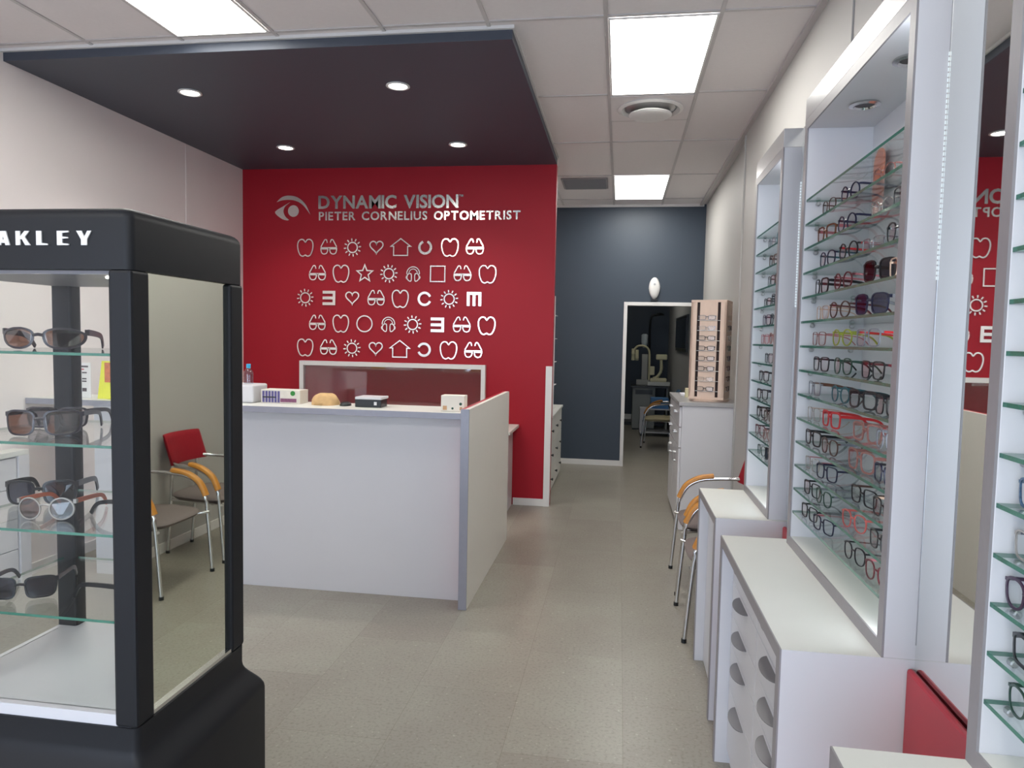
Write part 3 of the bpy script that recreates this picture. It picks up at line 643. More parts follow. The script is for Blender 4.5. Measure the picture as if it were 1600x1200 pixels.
def display_unit(y0, y1, nshelf, title, shelf_first=0):
    """wall display box standing on the cabinets"""
    t = thing('display_shelf_unit', title, 'display unit', (FXD, (y0+y1)/2, CTOP), 0, 'white eyewear display units with glass shelves')
    a = (y1-y0)/2; D = 0.305; E_ = 0.0345; H = 1.554
    box('side_panel', M_WHITE, (0.004, -a, 0), (D, -a+E_, H), t); box('side_panel', M_WHITE, (0.004, a-E_, 0), (D, a, H), t)
    box('top_panel', M_WHITE, (0.004, -a+E_, H-E_), (D, a-E_, H), t); box('bottom_panel', M_WHITE2, (0.004, -a+E_, 0), (D, a-E_, E_), t)
    plabel(box('back_panel', M_WHITE, (0.222, -a+E_, E_), (0.24, a-E_, H-E_), t), 'white back panel')
    e = MB().box(-0.001, -a, 0, 0.004, -a+E_, H).box(-0.001, a-E_, 0, 0.004, a, H).box(-0.001, -a+E_, 0, 0.004, a-E_, E_).box(-0.001, -a+E_, H-E_, 0.004, a-E_, H)
    plabel(e.build('front_edging', M_GREY, t), 'grey front edging')
    box('header', mat('header_grey', rgb(188, 186, 186), 0.25, 0.15, var=0.02), (-0.001, -a, H), (D, a, H+0.077), t, 0.002)
    MB().box(0.026, -a+E_+0.0005, E_+0.01, 0.048, -a+E_+0.0095, H-E_-0.01).build('led_strip', M_LED3, t)
    for k in range(nshelf):
        z = SZ[k]-CTOP
        g = MB()
        x0, x1, b0, b1 = 0.006, 0.218, -a+E_+0.010, a-E_-0.001; z0, z1 = z-THK, z
        g.add([(x0, b0, z0), (x1, b0, z0), (x1, b1, z0), (x0, b1, z0), (x0, b0, z1), (x1, b0, z1), (x1, b1, z1), (x0, b1, z1)], [(0, 3, 2, 1), (4, 5, 6, 7)], 0)
        g.add([(x0, b0, z0), (x1, b0, z0), (x1, b1, z0), (x0, b1, z0), (x0, b0, z1), (x1, b0, z1), (x1, b1, z1), (x0, b1, z1)], [(0, 1, 5, 4), (1, 2, 6, 5), (2, 3, 7, 6), (3, 0, 4, 7)], 1)
        go = g.build('glass_shelf', [G_SHELF, M_GEDGE], t)
        for y in (b0+0.001, b1-0.001):
            for x in (0.045, 0.18):
                s = 1 if y < 0 else -1
                MB().lathe([(0.0075, 0), (0.0075, 0.012*s), (0.005, 0.014*s)], (x, y, z0-0.0078), 10, ax='y').build('shelf_pin', M_STEEL, go, M=Matrix.Translation((0, 0, 0)) @ Matrix(((1, 0, 0, 0), (0, -1, 0, 2*y), (0, 0, 1, 0), (0, 0, 0, 1))))
    for yy in ([0.20, -0.17] if a > 0.4 else [0.0]):
        sp = MB().lathe([(0.045, 0), (0.047, -0.006), (0.034, -0.009), (0.030, -0.003)], (0.11, yy, H-E_), 28).build('recessed_spotlight', M_CHROME, t); autosmooth(sp)
        MB().lathe([(0.029, -0.001), (0.029, -0.004)], (0.11, yy, H-E_), 24).build('spotlight_bulb', M_BLACKP, sp)
    return t
def cabinet(y0, y1, label, drawers=True, XF=0.411):
    t = thing('drawer_cabinet', label, 'cabinet', (XF, (y0+y1)/2, 0), 0, 'low white cabinets along the right wall')
    a = (y1-y0)/2; D = WR-XF-0.002; G = 0.036
    for s in (-1, 1):
        ya, yb_ = (-a, -a+G) if s < 0 else (a-G, a)
        box('gable', M_WHITE, (0.003, ya, 0), (D, yb_, 0.8915), t, 0.0003)
        box('gable_edging', M_GREY, (-0.001, ya, 0), (0.003, yb_, 0.857), t, 0)
    box('countertop', M_WHITE2, (0.003, -a+G, 0.857), (D, a-G, 0.8915), t, 0)
    box('countertop', M_WHITE2, (0.003, -a, 0.8916), (D, a, 0.8922), t, 0)
    box('countertop_edging', M_GREY, (-0.001, -a, 0.857), (0.003, a, 0.8922), t, 0)
    box('carcass', M_WHITE, (0.066, -a+G, 0.0), (D, a-G, 0.857), t, 0)
    if drawers:
        cols = 2; cw = (2*a-2*G)/cols; zs = [0.851, 0.728, 0.603, 0.485, 0.318, 0.06]
        for c in range(cols):
            for i in range(5):
                ya = -a+G+c*cw+0.002; zt, zb = zs[i], zs[i+1]+0.003
                d = box('drawer', M_WHITE, (0.046, ya, zb), (0.065, ya+cw-0.004, zt), t, 0.001)
                ym = ya+cw/2; zh = zt-0.012; h = MB(); n = 14
                prof = [(0.085*math.cos(PI*j/n), 0.036*math.sin(PI*j/n)) for j in range(n+1)]
                h.loft([[(0.046-p[1], ym+p[0], zh-0.10*p[1]) for p in prof], [(0.046-p[1], ym+p[0], zh-0.003-0.10*p[1]) for p in prof]])
                h.build('handle', M_HANDLE, d)
        box('plinth', M_WHITE, (0.06, -a+G, 0), (0.066, a-G, 0.06), t, 0)
    else:
        n = 2; cw = (2*a-2*G)/n
        for c in range(n): box('door', M_WHITE, (0.046, -a+G+c*cw+0.002, 0.004), (0.065, -a+G+(c+1)*cw-0.002, 0.853), t)
    return t
BX = dict(A=(1.779, 2.764), B=(3.115, 3.705), C=(0.15, 1.358))
display_unit(*BX['A'], 14, 'wide white eyewear display with glass shelves, middle of the three on the right')
display_unit(*BX['B'], 13, 'narrow white eyewear display, farthest of the three on the right')
display_unit(*BX['C'], 14, 'white eyewear display nearest the camera, cut by the right edge')
cabinet(1.779, 2.815, 'white drawer cabinet with half-round grey handles under middle eyewear display')
cabinet(3.09, 3.715, 'plain white cabinet under the farthest eyewear display', False, 0.425)
cabinet(0.15, 1.358, 'white cabinet under the nearest eyewear display, bottom right corner')
for (y0, y1, l1, l2) in ((1.358, 1.779, 'tall mirror strip between nearest and middle eyewear displays, reflecting the red wall', 'red laminate panel below the mirror between nearest and middle cabinets'),
                         (2.815, 3.115, 'narrow mirror strip between middle and farthest eyewear displays', 'red laminate panel edge between middle and farthest cabinets')):
    ya = y0 if y0 < 2 else 2.766
    t = thing('wall_mirror', l1, 'mirror', (0.7175, (ya+y1)/2, 0), 0, 'mirror strips between the displays'); a = (y1-ya)/2-0.002
    zb_ = 0.0 if y0 < 2 else 0.895
    box('mirror_glass', M_MIRROR, (0.0, -a, zb_), (0.005, a, 2.52), t, 0)
    lm = MB()
    for i in range(44): lm.box(-0.0025, a-0.002, 1.793+i*0.0117, -0.0005, a-0.0005, 1.801+i*0.0117)
    MB().box(-0.0005, a-0.004, 0.93, 0.0, a, 2.46).build('polished_edge', M_STEEL, t)
    lm.build('led_strip', M_LED2, t)
    box('backing', M_WHITE, (0.005, -a, zb_), (0.03, a, 2.52), t, 0)
    a2 = (y1-y0)/2-0.003
    if y0 > 2: a2 = (3.09-2.815)/2-0.003; y1 = 3.09
    rp = MB().box(0.6985, (y0+y1)/2-a2, 0, 0.716, (y0+y1)/2+a2, 0.874).build('red_panel', M_REDP, bevel=0.008)
    tag(rp, l2, 'panel')

def put(disp, items, title):
    rows = {}
    for it in items: rows.setdefault(it[0], []).append(it)
    for k, its in rows.items():
        its.sort(key=lambda q: -q[1])
        for i, it in enumerate(its):
            kk, y, shape, c, tc, rot = it[:6]; opt = it[6] if len(it) > 6 else {}
            sun = opt.get('sun')
            lens = {None: G_LENS, 'dark': G_DARK, 'navy': G_BLUEL, 'brown': G_BROWN}[sun]
            nm = 'sunglasses' if sun else 'eyeglasses'
            pos = {1: [''], 2: ['left one ', 'right one '], 3: ['left pair ', 'middle pair ', 'right pair '], 4: ['leftmost ', 'second from left ', 'third from left ', 'rightmost ']}[len(its)][i]
            tcl = f' with {tc} temples' if tc != c else ''
            lab = f'{c} {SHN[shape]} {nm}{tcl}, {pos}on {ORD[kk-1]} shelf of the {title} display'
            if len(its) == 1: lab = f'{c} {SHN[shape]} {nm}{tcl} on {ORD[kk-1]} shelf of the {title} display'
            thick = opt.get('t', 0.0026 if shape not in ('oval',) else 0.0018)
            eyewear(nm, lab, nm, f'eyewear on the {title} display shelves', (0.670, y, SZ[kk-1]+0.0005), math.radians(max(1, rot-7)), shape, FC[c], lens, FC[tc], t_w=thick*1.3, tempw=opt.get('tw', 0.0045 if thick > .002 else 0.003), half=opt.get('half', False))
S_ = {'sun': 'dark', 't': .0036, 'tw': .007}; TK = {'t': .0042, 'tw': .007}; TN = {'t': .0013, 'tw': .0028}
itemsA = [
 (2, 2.525, 'panto', 'brown', 'brown', 10, TN), (2, 2.305, 'round', 'navy', 'navy', 14), (2, 2.028, 'oval', 'rose', 'rose', 12, TN),
 (3, 2.544, 'square', 'tortoise', 'pink', 14, TK), (3, 2.324, 'round', 'navy', 'navy', 14), (3, 2.028, 'oval', 'clear', 'silver', 12, TN), (3, 1.880, 'square', 'black', 'black', 8),
 (4, 2.516, 'panto', 'navy', 'teal', 12), (4, 2.296, 'round', 'black', 'red', 14), (4, 2.085, 'rect', 'silver', 'silver', 12, TN), (4, 1.903, 'aviator', 'black', 'silver', 10, {'half': True, 't': .003}),
 (5, 2.573, 'square', 'black', 'black', 8, TK), (5, 2.334, 'round', 'maroon', 'pink', 14), (5, 2.028, 'big', 'black', 'black', 18, S_), (5, 1.880, 'square', 'beige', 'tortoise', 8),
 (6, 2.544, 'square', 'beige', 'beige', 8, TN), (6, 2.353, 'round', 'brown', 'maroon', 18), (6, 2.076, 'big', 'navy', 'silver', 20, dict(S_, sun='navy')),
 (7, 2.573, 'square', 'rose', 'pink', 10, TN), (7, 2.315, 'round', 'lime', 'lime', 16), (7, 2.085, 'square', 'grey', 'red', 14),
 (8, 2.535, 'square', 'black', 'black', 12), (8, 2.296, 'panto', 'green', 'green', 12), (8, 2.037, 'square', 'black', 'maroon', 12),
 (9, 2.602, 'square', 'grey', 'tortoise', 8), (9, 2.305, 'round', 'teal', 'teal', 14), (9, 2.104, 'square', 'black', 'black', 18, TK), (9, 1.923, 'square', 'black', 'black', 10),
 (10, 2.592, 'square', 'clear', 'beige', 10, TN), (10, 2.391, 'square', 'red', 'red', 12, TK), (10, 2.056, 'square', 'rose', 'rose', 18, TK), (10, 1.913, 'panto', 'grey', 'grey', 8),
 (11, 2.592, 'square', 'black', 'black', 12, TK), (11, 2.391, 'panto', 'brown', 'grey', 12), (11, 2.095, 'big', 'rose', 'rose', 14, TK), (11, 1.913, 'square', 'navy', 'black', 8),
 (12, 2.583, 'square', 'clear', 'pink', 12, TN), (12, 2.410, 'square', 'navy', 'navy', 18), (12, 2.056, 'square', 'black', 'brown', 16), (12, 1.903, 'square', 'black', 'beige', 10),
 (13, 2.573, 'square', 'black', 'black', 14), (13, 2.430, 'panto', 'green', 'grey', 12), (13, 2.123, 'panto', 'coral', 'coral', 18), (13, 1.913, 'square', 'black', 'black', 10),
 (14, 2.592, 'square', 'black', 'black', 14), (14, 2.420, 'square', 'navy', 'pink', 18), (14, 2.104, 'panto', 'black', 'black', 14, {'t': .002}), (14, 1.923, 'panto', 'maroon', 'pink', 14)]
put('A', itemsA, 'middle')
itemsB = [(2, 3.424, 'round', 'grey', 'grey', 10, TN), (2, 3.233, 'big', 'teal', 'black', 10), (3, 3.367, 'square', 'brown', 'black', 12, TK),
 (4, 3.405, 'square', 'black', 'black', 8), (4, 3.243, 'round', 'tortoise', 'brown', 10), (5, 3.472, 'rect', 'black', 'black', 8), (5, 3.281, 'square', 'black', 'black', 12),
 (6, 3.472, 'square', 'purple', 'purple', 10), (6, 3.300, 'square', 'black', 'black', 10), (7, 3.491, 'square', 'pink', 'pink', 10, TN), (7, 3.309, 'panto', 'rose', 'rose', 10),
 (8, 3.386, 'square', 'black', 'grey', 10, TN), (9, 3.482, 'square', 'black', 'black', 14), (10, 3.501, 'square', 'black', 'navy', 16), (11, 3.501, 'square', 'black', 'black', 14, TK), (11, 3.329, 'square', 'brown', 'black', 14),
 (12, 3.520, 'square', 'maroon', 'black', 14), (12, 3.338, 'panto', 'rose', 'rose', 14, TN), (13, 3.463, 'panto', 'green', 'grey', 12, TN), (13, 3.281, 'big', 'black', 'black', 12, S_)]
put('B', itemsB, 'farthest')
itemsC = [(10, 1.232, 'square', 'speckled', 'teal', 8, {'t': .0035}), (11, 1.236, 'square', 'clear', 'navy', 8), (12, 1.251, 'panto', 'purple', 'purple', 10, {'t': .0036}), (13, 1.219, 'square', 'black', 'black', 8, TK), (14, 1.227, 'panto', 'green', 'green', 8)]
put('C', itemsC, 'nearest')
# salmon card standing at the back of the second shelf
f = MB(); L = []
for i in range(9):
    a = PI*i/8; L.append((0.075*math.cos(a)*1.0, 0.18+0.05*math.sin(a)))
f.loft([[(0.0, p[0], p[1]) for p in [(0.075, 0.0)]+L+[(-0.075, 0.0)]], [(0.006, p[0], p[1]) for p in [(0.075, 0.0)]+L+[(-0.075, 0.0)]]])
t = f.build('display_card', mat('salmon_card', rgb(226, 140, 112), 0.6), loc=(0.846, 2.60, SZ[1]+0.0005)); tag(t, 'salmon coloured arched card standing at the back of a top glass shelf', 'card')
t.rotation_euler = (0, 0, -0.12)

# ------------------------------------------------------------------ black sunglasses display case
CX0, CX1, CY0, CY1 = -1.775, -1.152, 1.545, 2.055
t = thing('sunglasses_display_case', 'tall black display case with glass front, mirror side and glass shelves', 'display case', ((CX0+CX1)/2, (CY0+CY1)/2, 0))
hx, hy = (CX1-CX0)/2, (CY1-CY0)/2
def rrect(ax, ay, r, z, n=5):
    o = []
    for (sx, sy, a0) in ((1, 1, 0), (-1, 1, 90), (-1, -1, 180), (1, -1, 270)):
        for i in range(n+1):
            a = math.radians(a0+90*i/n); o.append((sx*(ax-r)+r*math.cos(a), sy*(ay-r)+r*math.sin(a), z))
    return o
base = [rrect(hx+.05, hy+.05, .02, 0), rrect(hx+.05, hy+.05, .02, .50)]
for i in range(1, 9):
    u = i/8; k = 0.05*(0.5+0.5*math.cos(PI*u)); base.append(rrect(hx+k, hy+k, .02, .50+.10*u))
base += [rrect(hx, hy, .02, .655)]
autosmooth(MB().loft(base).build('plinth', M_BLACK, t), 30)
hd = [rrect(hx, hy, .02, 1.785), rrect(hx, hy, .02, 1.905)]
for i in range(1, 6):
    a = PI/2*i/5; hd.append(rrect(hx-.028*(1-math.cos(a)), hy-.028*(1-math.cos(a)), .02, 1.905+.028*math.sin(a)))
autosmooth(MB().loft(hd).build('header_cap', M_BLACK, t), 30)
PW = 0.062
for sx in (-1, 1):
    for sy in (-1, 1):
        x0, x1 = (hx-PW, hx) if sx > 0 else (-hx, -hx+PW+.015)
        y0, y1 = (hy-PW-.01, hy) if sy > 0 else (-hy, -hy+PW+.008)
        if sx < 0 and sy > 0: x1, y0 = -hx+.068, hy-.048
        MB().box(x0, y0, .655, x1, y1, 1.785).build('corner_post', M_BLACK, t, bevel=0.008 if True else 0)
box('case_floor', M_WHITE, (-hx+.005, -hy+.005, .6555), (hx-.02, hy-.005, .685), t, 0)
box('case_ceiling', M_GREY, (-hx+.01, -hy+.03, 1.775), (hx-.02, hy-.02, 1.7845), t, 0)
MB().lathe([(0.035, 0), (0.035, -0.004)], (0.2, -0.14, 1.775), 20).build('case_spotlight', M_SPOT, t)
MB().box(-hx+PW+.015, -hy+.022, .685, hx-PW, -hy+.027, 1.775).build('front_pane', G_PANE, t)
MB().box(-hx+PW+.015, hy-.027, .685, hx-PW, hy-.022, 1.775).build('rear_pane', G_PANE, t)
MB().box(-hx+.02, -hy+PW+.008, .685, -hx+.025, hy-PW-.01, 1.775).build('left_pane', G_PANE, t)
plabel(MB().box(hx-.022, -hy+PW+.008, .665, hx-.014, hy-PW-.01, 1.785).build('side_mirror', M_MIRGRN, t), 'greenish mirror filling the right side')
f = MB(); f.box(hx-.014, -hy+PW+.008, .655, hx-.004, hy-PW-.01, .668).box(-hx+PW+.015, -hy+.008, .672, hx-PW, -hy+.022, .684); f.build('steel_sill', M_CHROME, t)
CSH = [1.583, 1.354, 1.13, 0.91]
for z in CSH:
    g = MB(); x0, x1, b0, b1 = -hx+.027, hx-.03, -hy+.034, hy-.034; z0, z1 = z-.007, z
    V = [(x0, b0, z0), (x1, b0, z0), (x1, b1, z0), (x0, b1, z0), (x0, b0, z1), (x1, b0, z1), (x1, b1, z1), (x0, b1, z1)]
    g.add(V, [(0, 3, 2, 1), (4, 5, 6, 7)], 0); g.add(V, [(0, 1, 5, 4), (1, 2, 6, 5), (2, 3, 7, 6), (3, 0, 4, 7)], 1)
    g.build('glass_shelf', [G_SHELF, M_GEDGE], t)
LET = {'O': [[(0, .22), (.14, 0), (.5, 0), (.5, .24), (.38, .3), (.38, .7), (.5, .76), (.5, 1), (.14, 1), (0, .78)], [(1.0, .22), (1.0, .78), (.86, 1), (.5, 1), (.5, .76), (.62, .7), (.62, .3), (.5, .24), (.5, 0), (.86, 0)]],
       'A': [[(0, 0), (.32, 1), (.56, 1), (.56, .62), (.50, .40), (.56, .40), (.56, .16), (.40, .16), (.36, 0)], [(1.08, 0), (.72, 0), (.68, .16), (.56, .16), (.56, .40), (.62, .40), (.56, .62), (.56, 1), (.78, 1)]],
       'K': [[(0, 0), (.36, 0), (.36, 1), (0, 1)], [(.36, .42), (.36, .62), (.72, 1), (1.12, 1), (.74, .58), (1.16, 0), (.76, 0), (.5, .42)]],
       'L': [[(0, 0), (.92, 0), (.92, .10), (.42, .16), (.42, 1), (0, 1)]],
       'E': [[(0, 0), (.92, 0), (.92, .09), (.42, .14), (.42, .45), (.88, .48), (.88, .56), (.42, .6), (.42, .85), (.92, .9), (.92, 1), (0, 1)]],
       'Y': [[(0, 1), (.36, .40), (.36, 0), (.82, 0), (.82, .40), (1.18, 1), (.86, 1), (.62, .58), (.42, 1)]]}
cxm = (CX0+CX1)/2
for chh, xc in zip('OAKLEY', (-1.545, -1.490, -1.437, -1.381, -1.325, -1.245-.028)):
    hh = 0.034; b = MB()
    for poly in LET[chh]: b.ngon([(xc-cxm-.001+p[0]*hh-.5*hh, 1.8415+p[1]*hh) for p in poly], 0.003)
    b.build('letter', M_TRIM, t, M=Matrix.Translation((0, -hy-.0035, 0)))
# sunglasses on its shelves (fronts towards the viewer, temples to the right)
def csun(label, x, y, k, rz, shape, c, lens, tc=None, wrap=2.0, tk=.0035, tw=.008):
    z = (CSH+[0.685])[k]
    return eyewear('sunglasses', label, 'sunglasses', 'sunglasses inside the black display case', (x, y, z+.0008), math.radians(rz), shape, FC[c], lens, FC[tc or c], t_w=tk, wrap=wrap, tempw=tw, big=1.2)
csun('smoke grey wraparound sunglasses on the top shelf of the black case', -1.535, 1.69, 0, 112, 'wrap', 'smoke', G_BROWN, wrap=5, tk=.005, tw=.011)
csun('brown rounded sunglasses in front on the second shelf of black case', -1.515, 1.665, 1, 110, 'big', 'smoke', G_BROWN, wrap=4, tk=.004)
csun('smoke sunglasses behind the brown pair on second shelf of black case', -1.60, 1.81, 1, 104, 'square', 'smoke', G_GREYL, wrap=3, tk=.004)
csun('black square sunglasses at the back on third shelf of black case', -1.645, 1.80, 2, 108, 'big', 'black', G_DARK, tk=.005, tw=.011)
csun('clear rimmed round sunglasses with orange temples on third case shelf', -1.50, 1.66, 2, 100, 'round', 'clear', G_BROWN, 'orange', wrap=1, tk=.003)
csun('black sunglasses at the right end on third shelf of black case', -1.232, 1.79, 2, 172, 'square', 'black', G_DARK, tk=.004)
csun('black rectangular sunglasses on the lowest shelf of the black case', -1.575, 1.655, 3, 112, 'square', 'black', G_DARK, tk=.004)
csun('black sunglasses at the right end of the lowest shelf of case', -1.240, 1.74, 3, 170, 'big', 'black', G_DARK, tk=.004)

# cabinet along the left wall, seen through the case
t = thing('shallow_drawer_cabinet', 'shallow white drawer cabinet against the left wall, seen through black case', 'cabinet', (0, 0, 0))
box('carcass', M_WHITE, (WL+.016, 2.3, 0), (-3.745, 3.97, 0.84), t)
box('countertop', M_WHITE2, (WL+.016, 2.28, 0.84), (-3.715, 4.0, 0.872), t)
box('end_gable', M_WHITE, (-3.745, 3.92, 0), (-3.715, 4.0, 0.84), t)
for c in range(3):
    for i in range(4):
        d = box('drawer', M_WHITE, (-3.745, 3.4-c*.52, .055+i*.195), (-3.727, 3.4-c*.52+.514, .055+i*.195+.19), t)
        MB().tube([(-3.727, 3.6-c*.52, .20+i*.195), (-3.71, 3.6-c*.52, .20+i*.195), (-3.71, 3.72-c*.52, .20+i*.195), (-3.727, 3.72-c*.52, .20+i*.195)], .004, 6).build('handle', M_HANDLE, d)

# ------------------------------------------------------------------ corridor: left chest, white strip display
t = thing('chest_of_drawers', 'white chest of drawers with dark knobs beyond the red wall', 'drawers', (0, 0, 0))
box('carcass', M_WHITE2, (-1.215, 6.985, 0.06), (-0.685, 8.52, 0.825), t); box('plinth', M_WHITE2, (-1.215, 6.99, 0), (-0.70, 8.5, 0.06), t)
box('top', M_WHITE2, (-1.215, 6.98, 0.825), (-0.655, 8.56, 0.85), t, 0.004)
for c in range(3):
    for i in range(3):
        y0 = 7.0+c*.505; d = box('drawer', M_WHITE2, (-0.685, y0, .07+i*.25), (-0.667, y0+.5, .07+i*.25+.245), t)
        k = MB().lathe([(0.007, 0), (0.007, 0.01), (0.015, 0.016), (0.013, 0.026), (0.004, 0.028)], (-0.667, y0+.25, .07+i*.25+.125), 14, ax='x'); autosmooth(k.build('knob', M_BLACKP, d))
t = thing('narrow_wall_display', 'thin white shelf strip seen edge-on behind the red wall corner', 'display unit', (0, 0, 0))
box('side_panel', M_TRIM, (-0.90, 6.985, 0.852), (-0.632, 7.0, 2.06), t); box('back_panel', M_TRIM, (-0.90, 7.0, 0.852), (-0.885, 7.24, 2.06), t)
for i in range(10): MB().box(-0.885, 7.0, .95+i*.115, -0.629, 7.22, .956+i*.115).build('glass_shelf', M_GEDGE if i % 2 else M_TRIM, t)

# tall counter with rotating stand
t = thing('tall_drawer_counter', 'tall white drawer counter with grey top against the right wall near the door', 'counter', (0, 0, 0))
TX0, TY0, TY1, TZ = 0.53, 6.27, 7.42, 1.12
box('carcass', M_WHITE, (TX0+.02, TY0, 0.0), (WR+.049, TY1, TZ-.035), t)
box('worktop', mat('grey_worktop', rgb(168, 166, 166), 0.35, var=0.06, scale=40), (TX0-.01, TY0-.015, TZ-.035), (WR+.049, TY1+.02, TZ), t, 0.004)
for c in range(2):
    y0 = TY0+.02+c*.56
    for i in range(2):
        z0 = .72+i*.18; d = box('drawer', M_WHITE, (TX0, y0, z0), (TX0+.019, y0+.55, z0+.172), t)
        MB().tube([(TX0, y0+.22, z0+.11), (TX0-.025, y0+.22, z0+.11), (TX0-.025, y0+.33, z0+.11), (TX0, y0+.33, z0+.11)], .006, 8).build('handle', M_STEEL, d)
    for s in range(2):
        d = box('door', M_WHITE, (TX0, y0+s*.276, .06), (TX0+.019, y0+s*.276+.272, .71), t)
        yy = y0+(.25 if s == 0 else .30)
        MB().tube([(TX0, yy, .64), (TX0-.025, yy, .64), (TX0-.025, yy, .56), (TX0, yy, .56)], .006, 8).build('handle', M_STEEL, d)
ST = Vector((0.80, 6.52, TZ))
st = thing('rotating_eyewear_stand', 'pale wooden rotating eyewear tower on the tall white counter', 'display stand', ST, math.radians(-17))
hw = 0.152; SH = 0.885
autosmooth(MB().lathe([(0.17, 0), (0.175, 0.006), (0.175, 0.016), (0.165, 0.02)], n=40).build('turntable', M_PINKW, st))
core = MB().box(-hw+.02, -hw+.02, .035, hw-.02, hw-.02, SH-.02)
core.build('slot_shade_core', mat('slot_shade_dark', rgb(40, 22, 20), 0.7), st)  # dark colour stands in for the shade inside the slots
MB().box(-hw, -hw, .02, hw, hw, .04).box(-hw, -hw, SH-.02, hw, hw, SH).build('end_plates', M_PINKW, st, bevel=0.002)
for q in range(4):
    R_ = Matrix.Rotation(q*PI/2, 4, 'Z'); f = MB()
    for (x0, x1) in ((-hw, -.10), (-.075, .075), (.10, hw)): f.box(x0, -hw, .04, x1, -hw+.018, SH-.02, M=R_)
    f.build('slatted_face', M_PINKW, st)
    f = MB()
    for i in range(8): f.box(-.10, -hw-.006, .09+i*.088, .10, -hw, .094+i*.088, M=R_)
    f.build('support_rods', M_TRIM, st)
RB = Matrix.Rotation(math.radians(-17), 4, 'Z')
cols = ['grey', 'silver', 'black', 'black', 'brown', 'black', 'clear', 'black']
for i in range(8):
    z = SH-.155-i*.0885-.02
    cc = cols[i]
    p = RB @ Vector((-0.01, -hw-.016, 0))
    eyewear('eyeglasses', f'{cc} slim rectangular eyeglasses, {["top", "second", "third", "fourth", "fifth", "sixth", "seventh", "lowest"][i]} on the front of the wooden tower', 'eyeglasses', 'eyewear on the wooden tower', (ST.x+p.x, ST.y+p.y, ST.z+z), PI/2-math.radians(17), 'rect', FC[cc], G_LENS, t_w=.0046 if cc not in ('silver', 'clear') else .002, tempw=.006)
cols = ['beige', 'black', 'clear', 'green', 'purple', 'maroon', 'tortoise', 'brown']
for i in range(8):
    z = SH-.155-i*.0885-.02; cc = cols[i]
    p = RB @ Vector((hw+.016, 0.0, 0))
    eyewear('eyeglasses', f'{cc} oval eyeglasses, {["top", "second", "third", "fourth", "fifth", "sixth", "seventh", "lowest"][i]} on the right side of the wooden tower', 'eyeglasses', 'eyewear on the wooden tower', (ST.x+p.x, ST.y+p.y, ST.z+z), PI-math.radians(17), 'oval', FC[cc], G_LENS, t_w=.0046, tempw=.006)
t = MB().box(0.60, 7.0, TZ, 0.78, 7.28, TZ+.012).build('paper_stack', mat('paper_white', rgb(214, 214, 222), 0.6)); tag(t, 'small stack of white papers on the far end of tall counter', 'papers')
t = MB().box(0.62, 6.78, TZ, 0.68, 6.86, TZ+.085).build('cream_carton', mat('cream_card', rgb(220, 214, 176), 0.6), bevel=0.001); tag(t, 'small cream carton on the tall counter behind the wooden tower', 'box')
# air freshener
t = thing('air_freshener', 'white oval air freshener on the blue wall above the door', 'air freshener', (0.417, YB-.001, 2.17))
L = []
for y, k in ((0, .92), (-.03, 1.0), (-.055, .9), (-.07, .6), (-.073, .2)):
    L.append([(0.072*k*math.cos(a)*(1-.18*(math.sin(a) < 0)*abs(math.sin(a))), y, 0.14+0.14*k*math.sin(a)) for a in [2*PI*j/28 for j in range(28)]])
autosmooth(MB().loft(L).build('housing', M_TRIM, t), 60)
MB().lathe([(0.014, 0.071), (0.012, 0.079)], (0, 0, 0.19), 16, ax='y').build('nozzle', M_STEEL, t)
box('bracket', M_BLACKP, (-0.045, -0.03, -0.02), (0.045, -0.002, 0.004), t)

# ------------------------------------------------------------------ examination room equipment
light_panel(-0.3, 11.2, 0.28, 12.4, 'added unseen ceiling panel brightening the dark examination room', emit('exam_fill_panel', (1, 0.98, 0.9, 1), 7.0))  # never in view, added to brighten the equipment beyond the door
t = thing('instrument_cabinet', 'grey instrument cabinet with black top in the examination room', 'cabinet', (0.47, 13.5, 0))
box('body', mat('cabinet_grey', rgb(140, 144, 142), 0.5), (-0.21, -0.25, 0.03), (0.20, 0.25, 0.78), t, .006); box('top', M_BLACKP, (-0.24, -0.27, 0.78), (0.44, 0.27, 0.81), t)
box('vent_slot', M_BLACKP, (-0.16, -0.256, 0.66), (0.15, -0.25, 0.74), t); box('foot', M_BLACKP, (-0.20, -0.24, 0), (0.19, 0.24, 0.03), t)
box('side_leg', mat('cabinet_grey', rgb(140, 144, 142), 0.5), (0.40, -0.24, 0), (0.43, 0.24, 0.78), t)
tag(box('floor_platform', M_BLACKP, (-0.45, 13.95, 0), (0.94, 14.47, 0.06)), 'low black platform along the back wall of the examination room', 'platform')
t = thing('phoropter_unit', 'cream optical testing unit with hanging lens head and grey column', 'optical instrument', (0.46, 13.62, 0.81))
MB().box(-0.13, -0.05, 0, 0.20, 0.08, 0.10).box(-0.04, -0.04, 0.10, 0.07, 0.06, 0.58).build('column', mat('column_grey', rgb(170, 170, 166), 0.5), t, bevel=.01)
autosmooth(MB().tube(smooth_path([(0.10, -.06, 0.1), (0.10, -.06, 0.50), (0.08, -.06, 0.66), (0.0, -.06, 0.73), (-0.12, -.06, 0.73), (-0.19, -.06, 0.66)], 5), 0.02, 10).build('arm', M_CREAM, t))
f = MB().box(-0.235, -0.12, 0.46, -0.175, -0.02, 0.68).box(-0.165, -0.12, 0.46, -0.105, -0.02, 0.66).lathe([(0.03, 0.1), (0.035, 0.14)], (-0.205, 0, 0.6), 14, ax='y').lathe([(0.03, 0.1), (0.035, 0.14)], (-0.135, 0, 0.52), 14, ax='y')
f.build('lens_head', M_CREAM, t, bevel=.008)
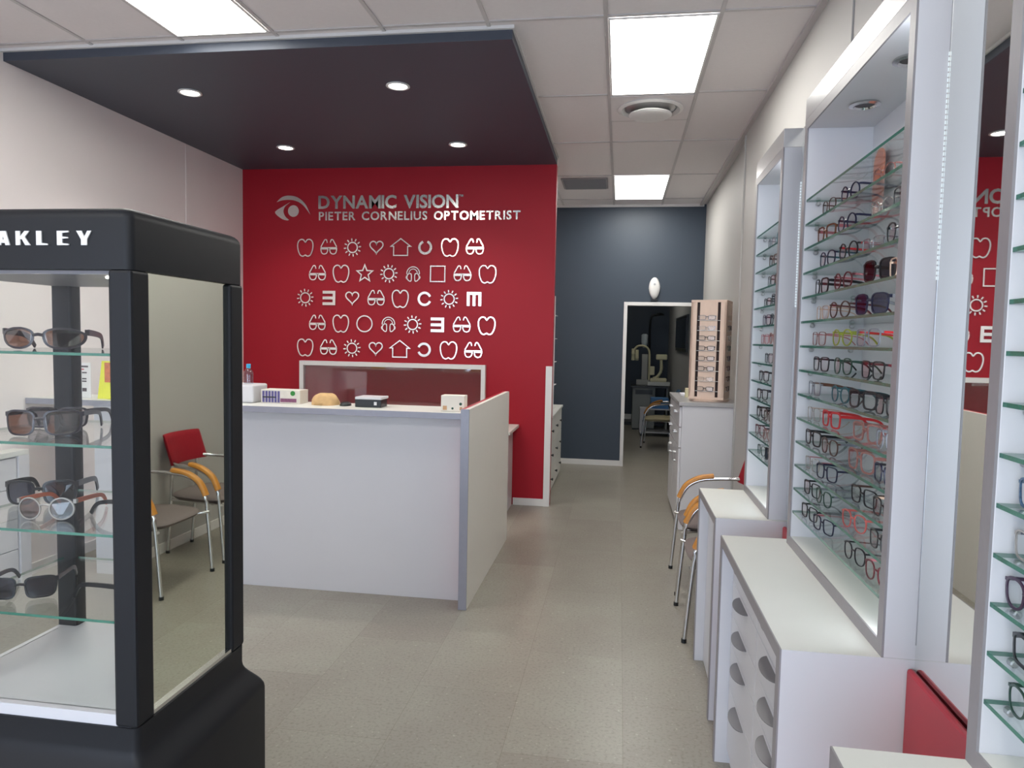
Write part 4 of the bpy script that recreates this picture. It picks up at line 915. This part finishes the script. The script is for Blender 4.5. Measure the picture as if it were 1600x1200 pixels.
autosmooth(MB().lathe([(0.03, 0.70), (0.05, 0.76), (0.06, 0.80), (0.06, 0.94), (0.03, 0.96)], (0.0, -0.02, 0), 18).build('projector', mat('projector_grey', rgb(190, 200, 205), 0.4), t))
t = thing('slit_lamp', 'cream slit lamp microscope on its pale table top', 'optical instrument', (0.72, 13.28, 0.9))
MB().box(-0.20, -0.16, -0.07, 0.20, -0.03, 0.0).build('table_top', mat('table_grey', rgb(196, 196, 190), 0.4), t, bevel=.006)
MB().box(-0.15, -0.14, 0, 0.14, -0.04, 0.07).build('base', M_CREAM, t, bevel=.02)
autosmooth(MB().tube(smooth_path([(-0.10, -.09, 0.06), (-0.02, -.09, 0.10), (0.04, -.09, 0.22), (0.03, -.09, 0.42)], 5), 0.028, 10).build('stem', M_CREAM, t))
MB().box(-0.06, -0.14, 0.40, 0.14, -0.05, 0.50).build('eyepiece_head', M_CREAM, t, bevel=.02)
MB().box(-0.17, -0.14, 0.12, -0.08, -0.06, 0.28).build('chin_rest', M_CREAM, t, bevel=.01)
t = thing('gooseneck_lamp', 'black tall curved lamp in the examination room', 'lamp', (0.58, 14.1, 0.06))
autosmooth(MB().tube(smooth_path([(0, 0, 0), (0, 0, 1.2), (-0.01, 0, 1.7), (0.0, 0, 1.98), (0.04, 0, 2.07), (0.10, 0, 2.08)], 5), 0.022, 8).build('pole', M_BLACKP, t))
autosmooth(MB().lathe([(0.12, 0), (0.12, 0.02), (0.03, 0.03)], n=20).build('base', M_BLACKP, t))
L = [[(0.08+0.19*u, 0.045*math.sin(PI*min(1, .15+u))*math.cos(a), 2.08+.02*math.sin(PI*u)+0.03*math.sin(PI*min(1, .15+u*.85))*math.sin(a)) for a in [2*PI*j/12 for j in range(12)]] for u in [i/6 for i in range(7)]]
autosmooth(MB().loft(L).build('lamp_head', M_BLACKP, t), 60)
t = thing('trolley', 'low white trolley behind the armchair in the examination room', 'trolley', (0.63, 12.55, 0))
MB().box(-0.25, -0.2, 0.06, 0.28, 0.2, 0.08).box(-0.25, -0.2, 0.46, 0.28, 0.2, 0.48).box(-0.25, -0.2, 0.08, -0.16, 0.2, 0.46).box(0.27, -0.2, 0.08, 0.28, 0.2, 0.46).build('frame', M_WHITE, t)
for x in (-.22, .25):
    for y in (-.17, .17): MB().lathe([(0.022, -.012), (0.022, .012)], (x, y, .022), 14, ax='y').build('wheel', M_BLACKP, t); MB().box(x-.01, y-.01, .04, x+.01, y+.01, .06).build('wheel_fork', M_STEEL, t)
tag(MB().box(0.56, 12.40, 0.48, 0.86, 12.68, 0.66).build('storage_box', mat('box_blue', rgb(70, 125, 180), 0.5), bevel=.004), 'blue box standing on the low white trolley', 'box')
t = thing('wall_panel', 'dark framed panel on the white examination room wall', 'panel', (0.96, 11.35, 1.76))
MB().box(-0.03, -1.0, -0.27, 0, 1.0, 0.27).build('frame', M_BLACKP, t, bevel=.004); MB().box(-0.033, -0.95, -0.22, -0.030, 0.95, 0.22).build('dark_glass', mat('dark_glass', rgb(30, 34, 36), 0.1), t)
